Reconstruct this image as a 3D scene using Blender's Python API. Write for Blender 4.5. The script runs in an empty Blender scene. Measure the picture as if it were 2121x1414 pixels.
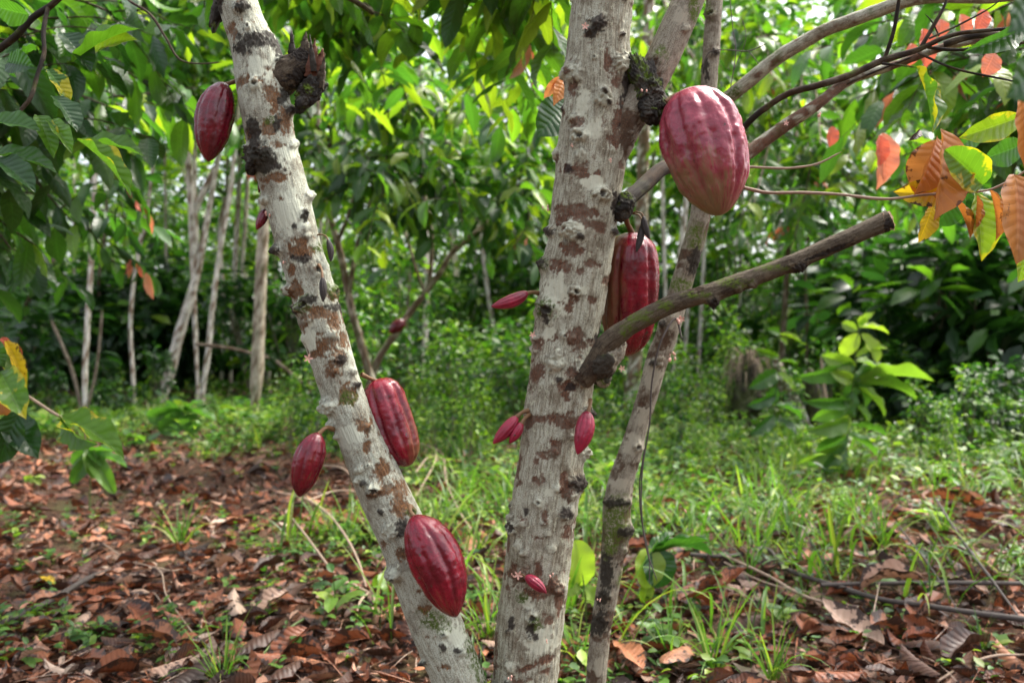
import bpy, math, random
import numpy as np
from mathutils import Vector
R = math.radians
SC = bpy.context.scene
COL = SC.collection
rng = np.random.default_rng(11)
random.seed(11)
F = 1650.0; CX = 1060.5; HZ = 707.0; CZ = 1.0

def P(px, py, Y):
    return np.array([(px - CX) / F * Y, Y, CZ - (py - HZ) / F * Y])
def pix(V):
    return CX + V[:, 0] / V[:, 1] * F, HZ - (V[:, 2] - CZ) / V[:, 1] * F
def nrm(v):
    v = np.asarray(v, float)
    return v / np.maximum(np.linalg.norm(v, axis=-1, keepdims=True), 1e-9)

# ---------------------------------------------------------------- noise
def _h(ix, iy, iz, s):
    h = (ix * 374761393 + iy * 668265263 + iz * 1274126177 + s * 974711) & 0xffffffff
    h = ((h ^ (h >> 13)) * 1103515245) & 0xffffffff
    h = ((h ^ (h >> 15)) * 2246822519) & 0xffffffff
    return ((h ^ (h >> 16)) & 0xffffff) / float(0xffffff)
def vnoise(p, s=0):
    p = np.asarray(p, float)
    i = np.floor(p).astype(np.int64); f = p - i; f = f * f * (3 - 2 * f)
    out = 0
    for dx in (0, 1):
        for dy in (0, 1):
            for dz in (0, 1):
                w = (f[:, 0] if dx else 1 - f[:, 0]) * (f[:, 1] if dy else 1 - f[:, 1]) * (f[:, 2] if dz else 1 - f[:, 2])
                out = out + w * _h(i[:, 0] + dx, i[:, 1] + dy, i[:, 2] + dz, s)
    return out
def fbm(p, o=3, s=0):
    a = 0; t = 0; p = np.asarray(p, float)
    for k in range(o):
        a = a + vnoise(p * 2 ** k, s + k * 17) / 2 ** k; t += 1 / 2 ** k
    return a / t
def sstep(a, b, x):
    t = np.clip((x - a) / (b - a), 0, 1); return t * t * (3 - 2 * t)

def gz(x, y):
    x = np.atleast_1d(np.asarray(x, float)); y = np.atleast_1d(np.asarray(y, float))
    p = np.stack([x, y, 0 * x], 1)
    z = 0.16 * (fbm(p * 0.55, 2, 3) - 0.5) + 0.05 * (fbm(p * 2.2, 2, 9) - 0.5)
    z = z + 0.10 * np.exp(-((x - 2.3) ** 2 + (y - 4.3) ** 2) / 0.8)
    return z * sstep(0.5, 2.5, np.hypot(x, y - 0.5) + 0.4)
def gz1(x, y): return float(gz(x, y)[0])

# ---------------------------------------------------------------- scene helpers
def mesh(name, V, Q, mat, uv=None, attrs=None, parent=None, tint=None):
    me = bpy.data.meshes.new(name)
    V = np.asarray(V, np.float32); Q = np.asarray(Q, np.int32)
    k = Q.shape[1]
    me.vertices.add(len(V)); me.vertices.foreach_set('co', V.ravel())
    me.loops.add(Q.size); me.loops.foreach_set('vertex_index', Q.ravel())
    me.polygons.add(len(Q)); me.polygons.foreach_set('loop_start', np.arange(0, Q.size, k, dtype=np.int32))
    me.update(calc_edges=True); me.validate()
    me.polygons.foreach_set('use_smooth', np.ones(len(me.polygons), bool))
    if uv is not None:
        l = me.uv_layers.new(name='UVMap')
        l.data.foreach_set('uv', np.asarray(uv, np.float32)[Q.ravel()].ravel())
    if tint is not None:
        a = me.color_attributes.new('tint', 'FLOAT_COLOR', 'POINT')
        c = np.ones((len(V), 4), np.float32); c[:, :3] = tint
        a.data.foreach_set('color', c.ravel())
    for n, d in (attrs or {}).items():
        d = np.asarray(d, np.float32)
        if d.ndim == 2:
            a = me.attributes.new(n, 'FLOAT_VECTOR', 'POINT'); a.data.foreach_set('vector', d.ravel())
        else:
            a = me.attributes.new(n, 'FLOAT', 'POINT'); a.data.foreach_set('value', d)
    me.materials.append(mat)
    o = bpy.data.objects.new(name, me); COL.objects.link(o)
    if parent is not None:
        o.parent = parent
        q = parent; off = np.zeros(3)
        while q is not None: off += np.array(q.location); q = q.parent
        o.location = -off
    return o
def tag(o, label=None, cat=None, group=None, kind=None):
    if label: o['label'] = label
    if cat: o['category'] = cat
    if group: o['group'] = group
    if kind: o['kind'] = kind
    return o
def empty(name, loc, label, cat, group=None):
    o = bpy.data.objects.new(name, None); COL.objects.link(o)
    o.location = [float(v) for v in loc]; o.empty_display_size = 0.05
    return tag(o, label, cat, group)
def copy_tree(o, parent=None):
    c = o.copy(); COL.objects.link(c)
    if parent is not None: c.parent = parent
    for ch in list(o.children): copy_tree(ch, c)
    return c

# ---------------------------------------------------------------- node helpers
class NT:
    def __init__(s, name):
        s.m = bpy.data.materials.new(name); s.m.use_nodes = True
        s.t = s.m.node_tree; s.t.nodes.clear()
        s.out = s.t.nodes.new('ShaderNodeOutputMaterial')
    def n(s, typ, **kw):
        d = s.t.nodes.new(typ)
        for k, v in kw.items():
            if k.startswith('_'): setattr(d, k[1:], v)
            else:
                d.inputs[k.replace('__', ' ')].default_value = v
        return d
    def l(s, a, b): s.t.links.new(a, b)
    def math(s, op, a, b=None, c=None, clamp=False):
        d = s.t.nodes.new('ShaderNodeMath'); d.operation = op; d.use_clamp = clamp
        for i, v in enumerate((a, b, c)):
            if v is None: continue
            if isinstance(v, (int, float)): d.inputs[i].default_value = v
            else: s.l(v, d.inputs[i])
        return d.outputs[0]
    def mix(s, f, a, b, mode='MIX'):
        d = s.t.nodes.new('ShaderNodeMix'); d.data_type = 'RGBA'; d.blend_type = mode
        for i, v in ((0, f), (6, a), (7, b)):
            if isinstance(v, (int, float)): d.inputs[i].default_value = v
            elif isinstance(v, tuple): d.inputs[i].default_value = (*v, 1)
            else: s.l(v, d.inputs[i])
        return d.outputs[2]
    def smooth(s, x, a, b):
        d = s.t.nodes.new('ShaderNodeMapRange'); d.interpolation_type = 'SMOOTHSTEP'
        s.l(x, d.inputs[0]); d.inputs[1].default_value = a; d.inputs[2].default_value = b
        return d.outputs[0]
    def ramp(s, x, stops):
        d = s.t.nodes.new('ShaderNodeValToRGB'); e = d.color_ramp.elements
        while len(e) > 1: e.remove(e[-1])
        e[0].position = stops[0][0]; e[0].color = (*stops[0][1], 1)
        for p, c in stops[1:]:
            q = e.new(p); q.color = (*c, 1)
        s.l(x, d.inputs[0]); return d.outputs[0]
    def attr(s, name): return s.n('ShaderNodeAttribute', _attribute_name=name)
    def noise(s, vec, scale, detail=3, rough=0.55):
        d = s.n('ShaderNodeTexNoise', Scale=scale, Detail=detail, Roughness=rough)
        if vec is not None: s.l(vec, d.inputs['Vector'])
        return d.outputs['Fac']
    def vscale(s, vec, xyz):
        d = s.t.nodes.new('ShaderNodeVectorMath'); d.operation = 'MULTIPLY'
        s.l(vec, d.inputs[0]); d.inputs[1].default_value = xyz; return d.outputs[0]
    def bump(s, h, strength, dist, normal=None):
        d = s.n('ShaderNodeBump', Strength=strength, Distance=dist); s.l(h, d.inputs['Height'])
        if normal is not None: s.l(normal, d.inputs['Normal'])
        return d.outputs[0]
    def principled(s, col, rough=0.5, normal=None, spec=0.5, **kw):
        d = s.n('ShaderNodeBsdfPrincipled'); d.inputs['Specular IOR Level'].default_value = spec
        if isinstance(col, tuple): d.inputs['Base Color'].default_value = (*col, 1)
        else: s.l(col, d.inputs['Base Color'])
        if isinstance(rough, (int, float)): d.inputs['Roughness'].default_value = rough
        else: s.l(rough, d.inputs['Roughness'])
        if normal is not None: s.l(normal, d.inputs['Normal'])
        for k, v in kw.items(): d.inputs[k.replace('__', ' ')].default_value = v
        return d.outputs[0]
    def done(s, sh):
        s.l(sh, s.out.inputs['Surface']); return s.m

def mat_leaf(name, stops, trans=0.38, tcol=(1.6, 1.9, 0.7), rough=0.38, veins=True, nv=9.0, blotch=None, spec=0.5, vs=0.45, bs=0.5):
    t = NT(name)
    at = t.attr('tint'); sep = t.n('ShaderNodeSeparateColor'); t.l(at.outputs['Color'], sep.inputs[0])
    col = t.ramp(sep.outputs[0], stops)
    bri = t.math('MULTIPLY_ADD', sep.outputs[1], 0.8, 0.6)
    mul = t.n('ShaderNodeVectorMath', _operation='SCALE'); t.l(col, mul.inputs[0]); t.l(bri, mul.inputs['Scale'])
    col = mul.outputs[0]
    nor = None
    uv = t.n('ShaderNodeUVMap'); geo = t.n('ShaderNodeNewGeometry')
    if veins:
        su = t.n('ShaderNodeSeparateXYZ'); t.l(uv.outputs[0], su.inputs[0])
        a = t.math('MULTIPLY', t.math('ABSOLUTE', t.math('SUBTRACT', su.outputs[0], 0.5)), 2.0)
        v = su.outputs[1]
        ph = t.math('SUBTRACT', t.math('MULTIPLY', v, nv), t.math('MULTIPLY', t.math('POWER', a, 0.8), 1.5))
        fr = t.math('ABSOLUTE', t.math('SUBTRACT', t.math('FRACT', ph), 0.5))
        line = t.smooth(fr, 0.445, 0.5)
        rib = t.math('SUBTRACT', 1.0, t.smooth(a, 0.02, 0.075))
        vein = t.math('MAXIMUM', t.math('MULTIPLY', line, 0.55), rib)
        nz = t.noise(geo.outputs['Position'], 55.0, 3)
        if blotch:
            nb = t.noise(geo.outputs['Position'], blotch[2], 4, 0.65)
            edge = t.math('MULTIPLY', t.math('POWER', a, 3.0), 0.14)
            bl = t.smooth(t.math('ADD', nb, edge), blotch[1], blotch[1] + 0.06)
            col = t.mix(bl, col, blotch[0])
        col = t.mix(t.math('MULTIPLY', nz, 0.35), col, t.mix(1.0, col, (0.55, 0.6, 0.55), 'MULTIPLY'))
        vc = t.n('ShaderNodeVectorMath', _operation='SCALE'); t.l(col, vc.inputs[0]); vc.inputs['Scale'].default_value = 1.9
        col = t.mix(t.math('MULTIPLY', vein, vs), col, vc.outputs[0])
        quilt = t.math('SUBTRACT', t.math('MULTIPLY', t.math('COSINE', t.math('MULTIPLY', ph, 6.2832)), -0.5), t.math('MULTIPLY', vein, 0.8))
        nor = t.bump(t.math('ADD', quilt, t.math('MULTIPLY', nz, 0.5)), bs, 0.002)
    p = t.principled(col, rough, nor, spec)
    tr = t.n('ShaderNodeBsdfTranslucent')
    tc = t.mix(1.0, col, tcol, 'MULTIPLY'); t.l(tc, tr.inputs[0])
    mx = t.n('ShaderNodeMixShader'); mx.inputs[0].default_value = trans
    t.l(p, mx.inputs[1]); t.l(tr.outputs[0], mx.inputs[2])
    return t.done(mx.outputs[0])

GREEN = [(0.0, (0.014, 0.042, 0.013)), (0.35, (0.026, 0.080, 0.017)), (0.6, (0.050, 0.130, 0.019)), (0.82, (0.105, 0.215, 0.020)), (1.0, (0.25, 0.33, 0.025))]
M_LEAF = mat_leaf('cacao_leaf', GREEN, 0.44, rough=0.33, spec=0.65)
M_LEAFY = mat_leaf('blotched_leaf', GREEN, 0.42, rough=0.42, blotch=((0.42, 0.36, 0.02), 0.60, 16.0))
M_YELL = mat_leaf('yellow_leaf', [(0, (0.55, 0.36, 0.015)), (1, (0.62, 0.46, 0.03))], 0.4, (1.3, 1.3, 0.8), 0.5, blotch=((0.08, 0.04, 0.015), 0.60, 55.0))
M_ORANGE = mat_leaf('young_orange_leaf', [(0, (0.36, 0.125, 0.026)), (0.5, (0.47, 0.19, 0.042)), (1, (0.58, 0.26, 0.10))], 0.42, (1.3, 1.2, 1.0), 0.36, blotch=((0.13, 0.05, 0.018), 0.655, 48.0), vs=.25, bs=.3)
M_PINK = mat_leaf('young_pink_leaf', [(0, (0.50, 0.10, 0.06)), (0.5, (0.56, 0.17, 0.10)), (1, (0.6, 0.30, 0.19))], 0.42, (1.5, 1.2, 1.0), 0.36)
M_FAR = mat_leaf('forest_leaf', GREEN, 0.42, (1.6, 1.9, 0.7), 0.36, veins=False)
M_HERB = mat_leaf('herb_leaf', [(0.0, (0.022, 0.070, 0.020)), (0.5, (0.075, 0.170, 0.028)), (1.0, (0.26, 0.34, 0.045))], 0.40, rough=0.42, veins=False)
M_GRASS = mat_leaf('grass_blade', [(0.0, (0.04, 0.105, 0.02)), (0.6, (0.10, 0.20, 0.026)), (1.0, (0.27, 0.31, 0.06))], 0.4, rough=0.4, veins=False)
DRY = [(0.0, (0.028, 0.015, 0.010)), (0.22, (0.085, 0.034, 0.020)), (0.45, (0.25, 0.080, 0.036)), (0.65, (0.34, 0.135, 0.066)), (0.82, (0.35, 0.19, 0.13)), (1.0, (0.42, 0.31, 0.24))]
M_DRY = mat_leaf('dry_leaf', DRY, 0.10, (1.3, 1.0, 0.7), 0.5, nv=10, spec=0.45, blotch=((0.045, 0.024, 0.018), 0.56, 26.0), vs=.4)

def mat_bark(name, pale, mid, brown, dark, mossc, stripe=0.5, grain=420.0):
    t = NT(name)
    co = t.attr('bark_co').outputs['Vector']
    geo = t.n('ShaderNodeNewGeometry')
    long_ = t.vscale(co, (1, 1, 0.13))
    fib = t.noise(long_, grain, 3, 0.6)
    fib2 = t.noise(long_, grain * 0.28, 3, 0.6)
    speck = t.noise(co, 480, 4, 0.75)
    big = t.noise(co, 22, 4, 0.6)
    med = t.noise(co, 75, 4, 0.65)
    base = t.mix(t.smooth(t.math('ADD', t.math('MULTIPLY', big, 0.65), t.math('MULTIPLY', med, 0.35)), 0.38, 0.54), mid, pale)
    base = t.mix(t.math('MULTIPLY', t.smooth(fib, 0.46, 0.64), stripe), base, t.mix(1.0, base, (0.47, 0.41, 0.35), 'MULTIPLY'))
    base = t.mix(t.math('MULTIPLY', t.smooth(fib2, 0.5, 0.68), stripe * 0.8), base, t.mix(1.0, base, (0.58, 0.50, 0.44), 'MULTIPLY'))
    base = t.mix(t.math('MULTIPLY', t.smooth(speck, 0.49, 0.64), 0.9), base, t.mix(1.0, base, (0.42, 0.38, 0.33), 'MULTIPLY'))
    fleck = t.smooth(t.noise(co, 140, 5, 0.7), 0.60, 0.66)
    base = t.mix(t.math('MULTIPLY', fleck, 0.7), base, t.mix(1.0, brown, (1.2, 1.2, 1.2), 'MULTIPLY'))
    fl2 = t.smooth(t.noise(co, 95, 5, 0.7), 0.60, 0.64)
    base = t.mix(t.math('MULTIPLY', fl2, 0.6), base, t.mix(1.0, pale, (1.2, 1.22, 1.12), 'MULTIPLY'))
    pa = t.attr('pale').outputs['Fac']
    base = t.mix(pa, base, t.mix(t.smooth(speck, 0.5, 0.7), t.mix(1.0, pale, (1.15, 1.15, 1.12), 'MULTIPLY'), pale))
    pt = t.attr('patch').outputs['Fac']
    bc = t.mix(t.smooth(speck, 0.40, 0.62), t.mix(1.0, brown, (0.4, 0.34, 0.32), 'MULTIPLY'), t.mix(med, brown, t.mix(1.0, brown, (1.7, 1.55, 1.3), 'MULTIPLY')))
    base = t.mix(t.math('MULTIPLY', pt, t.math('MULTIPLY_ADD', t.smooth(t.math('ADD', t.math('MULTIPLY', med, .5), t.math('MULTIPLY', speck, .5)), 0.40, 0.54), 0.25, 0.75)), base, bc)
    ms = t.attr('moss').outputs['Fac']
    msk = t.math('MULTIPLY', ms, t.smooth(t.noise(co, 160, 4, 0.7), 0.36, 0.56))
    base = t.mix(msk, base, t.mix(speck, t.mix(1.0, mossc, (0.35, 0.4, 0.4), 'MULTIPLY'), mossc))
    dk = t.attr('dark').outputs['Fac']
    base = t.mix(t.math('MULTIPLY', dk, 0.93), base, t.mix(speck, dark, t.mix(1.0, dark, (2.6, 2.4, 2.2), 'MULTIPLY')))
    h = t.math('ADD', t.math('MULTIPLY', fib, 0.5), t.math('ADD', t.math('MULTIPLY', speck, 0.5), t.math('MULTIPLY', fib2, 0.9)))
    nor = t.bump(h, 1.0, 0.0026)
    p = t.principled(base, 0.82, nor, 0.25)
    return t.done(p)
BROWN = (0.125, 0.062, 0.035)
M_BARK_L = mat_bark('mottled_white_bark', (0.45, 0.47, 0.385), (0.27, 0.26, 0.205), (0.150, 0.078, 0.036), (0.016, 0.014, 0.012), (0.09, 0.13, 0.02), 0.42, 380)
M_BARK_C = mat_bark('pale_striped_bark', (0.43, 0.43, 0.34), (0.25, 0.225, 0.165), (0.125, 0.065, 0.042), (0.018, 0.014, 0.012), (0.09, 0.13, 0.02), 0.72, 300)
M_BARK_R = mat_bark('brown_mossy_bark', (0.30, 0.275, 0.215), (0.150, 0.118, 0.084), (0.085, 0.050, 0.030), (0.015, 0.013, 0.010), (0.11, 0.16, 0.015), 0.55, 420)
M_BARK_D = mat_bark('dark_branch_bark', (0.115, 0.092, 0.062), (0.050, 0.036, 0.025), (0.05, 0.032, 0.02), (0.012, 0.010, 0.009), (0.11, 0.15, 0.015), 0.6, 420)
M_BURL = mat_bark('black_burl_bark', (0.085, 0.08, 0.068), (0.028, 0.023, 0.019), (0.05, 0.03, 0.02), (0.010, 0.009, 0.008), (0.12, 0.18, 0.015), 0.4, 300)
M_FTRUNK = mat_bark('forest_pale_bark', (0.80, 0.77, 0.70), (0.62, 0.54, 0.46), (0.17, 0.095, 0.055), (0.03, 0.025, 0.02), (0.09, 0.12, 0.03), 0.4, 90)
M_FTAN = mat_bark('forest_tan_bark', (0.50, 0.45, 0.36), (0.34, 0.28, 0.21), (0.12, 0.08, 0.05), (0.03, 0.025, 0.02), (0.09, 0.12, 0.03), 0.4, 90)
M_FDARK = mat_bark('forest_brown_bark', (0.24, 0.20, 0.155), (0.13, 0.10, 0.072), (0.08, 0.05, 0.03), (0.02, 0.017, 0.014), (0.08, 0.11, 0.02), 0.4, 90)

def mat_simple(name, c1, c2, scale, rough=0.6, bump=0.3, dist=0.002, spec=0.4):
    t = NT(name); g = t.n('ShaderNodeNewGeometry')
    n = t.noise(g.outputs['Position'], scale, 4, 0.65)
    return t.done(t.principled(t.mix(n, c1, c2), rough, t.bump(n, bump, dist), spec))
M_WOOD = mat_simple('broken_red_wood', (0.05, 0.02, 0.012), (0.20, 0.075, 0.04), 160, 0.7, 0.8)
M_CUT = mat_simple('cut_wood_face', (0.10, 0.055, 0.03), (0.36, 0.23, 0.14), 190, 0.8, 0.8)
M_STALK = mat_simple('pod_stalk', (0.09, 0.045, 0.02), (0.22, 0.12, 0.05), 200, 0.6, 0.4)
M_TWIG = mat_simple('dry_twig', (0.17, 0.115, 0.08), (0.42, 0.31, 0.23), 90, 0.75, 0.5)
M_TWIGD = mat_simple('dark_stick', (0.028, 0.022, 0.020), (0.10, 0.08, 0.068), 60, 0.75, 0.6)
M_STEM = mat_simple('green_stem', (0.05, 0.09, 0.02), (0.12, 0.16, 0.04), 60, 0.5, 0.3)
M_FLOWER = mat_simple('pink_flower', (0.55, 0.22, 0.17), (0.72, 0.50, 0.40), 300, 0.5, 0.2)
M_BLACKPOD = mat_simple('shrivelled_black_pod', (0.010, 0.007, 0.006), (0.045, 0.032, 0.028), 500, 0.55, 0.8)

def mat_pod(name, red, deep, olive, rough=0.27, sheen=0.0):
    t = NT(name)
    co = t.attr('bark_co').outputs['Vector']
    g = t.noise(co, 30, 4, 0.6); s = t.noise(co, 330, 3, 0.65); w = t.noise(co, 110, 3, 0.6)
    stre = t.noise(t.vscale(co, (1, 1, 0.22)), 190, 3, 0.6)
    c = t.mix(t.smooth(g, 0.35, 0.65), deep, red)
    c = t.mix(t.math('MULTIPLY', t.smooth(s, 0.5, 0.7), 0.4), c, t.mix(1.0, c, (0.5, 0.35, 0.4), 'MULTIPLY'))
    bl = t.attr('blush').outputs['Fac']
    m = t.smooth(t.math('ADD', bl, t.math('MULTIPLY', t.math('SUBTRACT', t.math('ADD', t.math('MULTIPLY', stre, 0.6), t.math('MULTIPLY', g, 0.4)), 0.5), 1.6)), 0.25, 0.8)
    c = t.mix(m, c, t.mix(s, t.mix(1.0, olive, (0.6, 0.6, 0.6), 'MULTIPLY'), olive))
    gr = t.attr('groove').outputs['Fac']
    c = t.mix(t.math('MULTIPLY', gr, 0.3), c, t.mix(1.0, deep, (.8, .8, .8), 'MULTIPLY'))
    sc = t.math('MAXIMUM', t.smooth(t.noise(co, 95, 2, 0.5), 0.70, 0.73), t.smooth(t.noise(co, 260, 2, 0.5), 0.70, 0.74))
    c = t.mix(t.math('MULTIPLY', sc, 0.8), c, (0.05, 0.03, 0.02))
    nor = t.bump(t.math('ADD', t.math('MULTIPLY', w, 1.0), t.math('MULTIPLY', s, 0.35)), 0.5, 0.0022)
    ro = t.math('MULTIPLY_ADD', w, 0.28, rough - 0.13)
    ro = t.math('MULTIPLY_ADD', m, 0.18, ro)
    return t.done(t.principled(c, ro, nor, 0.38, Coat__Weight=0.3, Coat__Roughness=0.09))
M_POD = mat_pod('dark_red_pod', (0.155, 0.001, 0.012), (0.075, 0.0008, 0.008), (0.19, 0.07, 0.03))
M_POD2 = mat_pod('crimson_pod', (0.225, 0.003, 0.018), (0.105, 0.001, 0.010), (0.22, 0.09, 0.04), 0.26)
M_PODP = mat_pod('pink_pod', (0.34, 0.050, 0.078), (0.22, 0.020, 0.042), (0.235, 0.150, 0.07), 0.27)
M_PODS = mat_pod('small_red_pod', (0.30, 0.006, 0.036), (0.15, 0.003, 0.018), (0.2, 0.10, 0.05), 0.4)

# ---------------------------------------------------------------- tubes
def spline(pts, rad, n):
    pts = np.asarray(pts, float); rad = np.asarray(rad, float)
    d = np.concatenate([[0], np.cumsum(np.linalg.norm(np.diff(pts, axis=0), axis=1))])
    s = np.linspace(0, d[-1], n)
    def cr(vals):
        vals = vals if vals.ndim == 2 else vals[:, None]
        m = np.gradient(vals, d, axis=0, edge_order=1) if len(d) > 2 else np.repeat((vals[1:] - vals[:-1]) / d[1], 2, 0)
        i = np.clip(np.searchsorted(d, s, 'right') - 1, 0, len(d) - 2)
        h = (d[i + 1] - d[i])[:, None]; t = ((s - d[i])[:, None]) / h
        return (2 * t**3 - 3 * t**2 + 1) * vals[i] + (t**3 - 2 * t**2 + t) * h * m[i] + (-2 * t**3 + 3 * t**2) * vals[i + 1] + (t**3 - t**2) * h * m[i + 1]
    return cr(pts), np.maximum(cr(rad)[:, 0], 1e-4), s
def tube_grid(pts, rad, nr, nk):
    C, r, s = spline(pts, rad, nr)
    T = nrm(np.gradient(C, axis=0))
    ref = np.array([0, -1.0, 0]) if abs(T[0][1]) < 0.8 else np.array([1.0, 0, 0])
    N = []; n = nrm(ref - T[0] * ref.dot(T[0]))
    for t in T:
        n = nrm(n - t * n.dot(t)); N.append(n)
    N = np.array(N); B = np.cross(T, N)
    th = np.linspace(0, 2 * np.pi, nk, endpoint=False)
    D = N[:, None, :] * np.cos(th)[None, :, None] + B[:, None, :] * np.sin(th)[None, :, None]
    return C, r, s, th, D
def grid_quads(nr, nk, off=0):
    i = np.arange(nr - 1)[:, None] * nk; k = np.arange(nk)[None, :]; k2 = (k + 1) % nk
    return np.stack([i + k, i + k2, i + nk + k2, i + nk + k], -1).reshape(-1, 4) + off
def tubes(lines, nk=8, seg=0.03, rough=0.0):
    """many tubes -> arrays for ONE mesh"""
    VV = []; QQ = []; BC = []; off = 0
    for pts, rad in lines:
        pts = np.asarray(pts, float)
        L = np.linalg.norm(np.diff(pts, axis=0), axis=1).sum(); nr = int(max(4, min(160, L / seg)))
        C, r, s, th, D = tube_grid(pts, rad, nr, nk)
        bc = np.stack([np.cos(th)[None, :] * r[:, None], np.sin(th)[None, :] * r[:, None], np.repeat(s[:, None], nk, 1)], -1)
        rr = r[:, None] * np.ones(nk)
        if rough: rr = rr * (1 + rough * (fbm(bc.reshape(-1, 3) * 60 + off, 2, 5).reshape(nr, nk) - 0.5))
        rr[-1] *= 0.05
        V = C[:, None, :] + D * rr[:, :, None]
        VV.append(V.reshape(-1, 3)); QQ.append(grid_quads(nr, nk, off)); BC.append(bc.reshape(-1, 3) + off * 0.001); off += nr * nk
    return np.concatenate(VV), np.concatenate(QQ), np.concatenate(BC)
def tube_obj(name, lines, mat, parent=None, nk=8, seg=0.03, rough=0.25, moss=0.0, patch=0.35, dark=0.0):
    V, Q, BC = tubes(lines, nk, seg, rough)
    n = fbm(BC * 40, 3, 4); n2 = fbm(BC * 30 + 7, 3, 8); n3 = fbm(BC * 25 + 3, 3, 12)
    at = {'bark_co': BC, 'patch': sstep(1 - patch - 0.03, 1 - patch + 0.03, n + 0.18), 'pale': 0 * n,
          'moss': sstep(1 - moss - 0.1, 1 - moss + 0.1, n2 + 0.2), 'dark': sstep(1 - dark - .08, 1 - dark + .08, n3 + 0.15)}
    return mesh(name, V, Q, mat, None, at, parent)

# detailed trunk: features given where they sit on the bark
def trunk(name, ctrl, Yf, mat, parent, nr, nk, knobs=(), patches=(), darks=(), mosses=(), pales=(), seed=0, furrow=0.0011, dense=0.0, rnd=0.55, lump=0.04, nrand=0):
    pts = np.array([P(x, y, Yf(y)) for x, y, w in ctrl]); rad = np.array([w / 2 / F * Yf(y) for x, y, w in ctrl])
    C, r, s, th, D = tube_grid(pts, rad, nr, nk)
    bc = np.stack([np.cos(th)[None, :] * r[:, None], np.sin(th)[None, :] * r[:, None], np.repeat(s[:, None], nk, 1)], -1).reshape(-1, 3)
    V = (C[:, None, :] + D * r[:, None, None]).reshape(-1, 3); DD = D.reshape(-1, 3)
    px, py = pix(V)
    front = DD[:, 1] - 0.0 < 0.15
    w1 = (fbm(bc * 110 + seed, 4, 21) - 0.5) + .5 * (fbm(bc * np.array([1, 1, .4]) * 420 + seed, 2, 23) - .5); w2 = (fbm(bc * 110 + seed + 9, 4, 22) - 0.5) + .5 * (fbm(bc * np.array([1, 1, .4]) * 420 + seed + 5, 2, 24) - .5)
    def field(fe, warp=1.9, sharp=0.15):
        m = np.zeros(len(V))
        for f in fe:
            x, y, rx = f[:3]; ry = f[3] if len(f) > 3 else rx; ang = f[4] if len(f) > 4 else 0
            dx = px - x; dy = py - y; ca, sa = math.cos(R(ang)), math.sin(R(ang))
            ux = (dx * ca + dy * sa) / rx; uy = (-dx * sa + dy * ca) / ry
            d = np.hypot(ux + w1 * warp, uy + w2 * warp)
            m = np.maximum(m, np.where(front, sstep(1 + sharp, 1 - sharp, d), 0))
        return m
    fine = fbm(bc * np.array([1, 1, 0.16]) * 330 + seed, 3, 31) - 0.5
    mid = fbm(bc * 38 + seed, 3, 33) - 0.5
    gran = fbm(bc * 420 + seed, 2, 35) - 0.5
    lowm = fbm(bc * np.array([1, 1, .6]) * 16 + seed, 2, 37) - 0.5
    # scattered natural patches all round
    nat = sstep(rnd + 0.03, rnd + 0.075, fbm(bc * np.array([1, 1, 1.35]) * 26 + seed * 3.1, 4, 41) + 0.10 * (gran))
    patch = np.maximum(field(patches), nat * 0.95)
    pale = field(pales); patch = patch * (1 - pale)
    dark = field(darks); moss = field(mosses, 1.8, 0.4)
    r0 = np.repeat(r, nk)
    disp = furrow * fine * 2 + lump * r0 * mid + lump * 1.2 * r0 * lowm + 0.0005 * gran
    disp -= patch * (0.0014 + 0.0000) ; disp += patch * 0.0022 * gran
    disp += dark * 0.006 * gran
    rk = np.random.default_rng(seed + 900); knobs = list(knobs)
    for _ in range(nrand):
        yy = rk.uniform(ctrl[1][1], ctrl[-3][1]); xx = np.interp(yy, [c[1] for c in ctrl], [c[0] for c in ctrl]) if ctrl[0][1] < ctrl[-1][1] else 0; ww = 60
        knobs.append((xx + rk.uniform(-.55, .55) * np.interp(yy, [c[1] for c in ctrl], [c[2] for c in ctrl]), yy, rk.uniform(5, 10), rk.uniform(5, 11), int(rk.choice([0, 1, 0, 2]))))
    for k in knobs:
        x, y, rr, h = k[:4]; typ = k[4] if len(k) > 4 else 0
        d = np.hypot(px - x + w1 * rr * 1.0, py - y + w2 * rr * 1.0) / rr
        b = np.where(front, np.exp(-(d ** 2) * 1.1), 0)
        hh = h / F * 1.4
        disp += b * hh * (1 + 1.1 * gran + 1.2 * w1)
        ringm = np.where(front, np.exp(-((d - 0.75) / 0.16) ** 2), 0)
        if typ in (1, 3):
            cr = np.where(front, sstep(0.5, 0.28, d), 0); disp -= cr * hh * 0.75; dark = np.maximum(dark, cr * 0.95)
        if typ == 2: dark = np.maximum(dark, np.where(front, sstep(1.15, 0.7, d + gran), 0))
        if typ == 3: moss = np.maximum(moss, np.where(front, sstep(1.3, 0.7, d), 0))
        if typ in (0, 1):
            pale = np.maximum(pale, np.where(front, sstep(1.05, 0.7, d + w2), 0) * 0.55); disp += ringm * hh * 0.22
            dark = np.maximum(dark, 0.5 * np.where(front, np.exp(-((d - 1.12) / 0.13) ** 2), 0) * sstep(-.05, .12, w1))
    V = V + DD * disp[:, None]
    return mesh(name, V, grid_quads(nr, nk), mat, None, {'bark_co': bc + seed, 'patch': patch, 'pale': pale, 'moss': moss, 'dark': np.clip(dark, 0, 1)}, parent)

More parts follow.
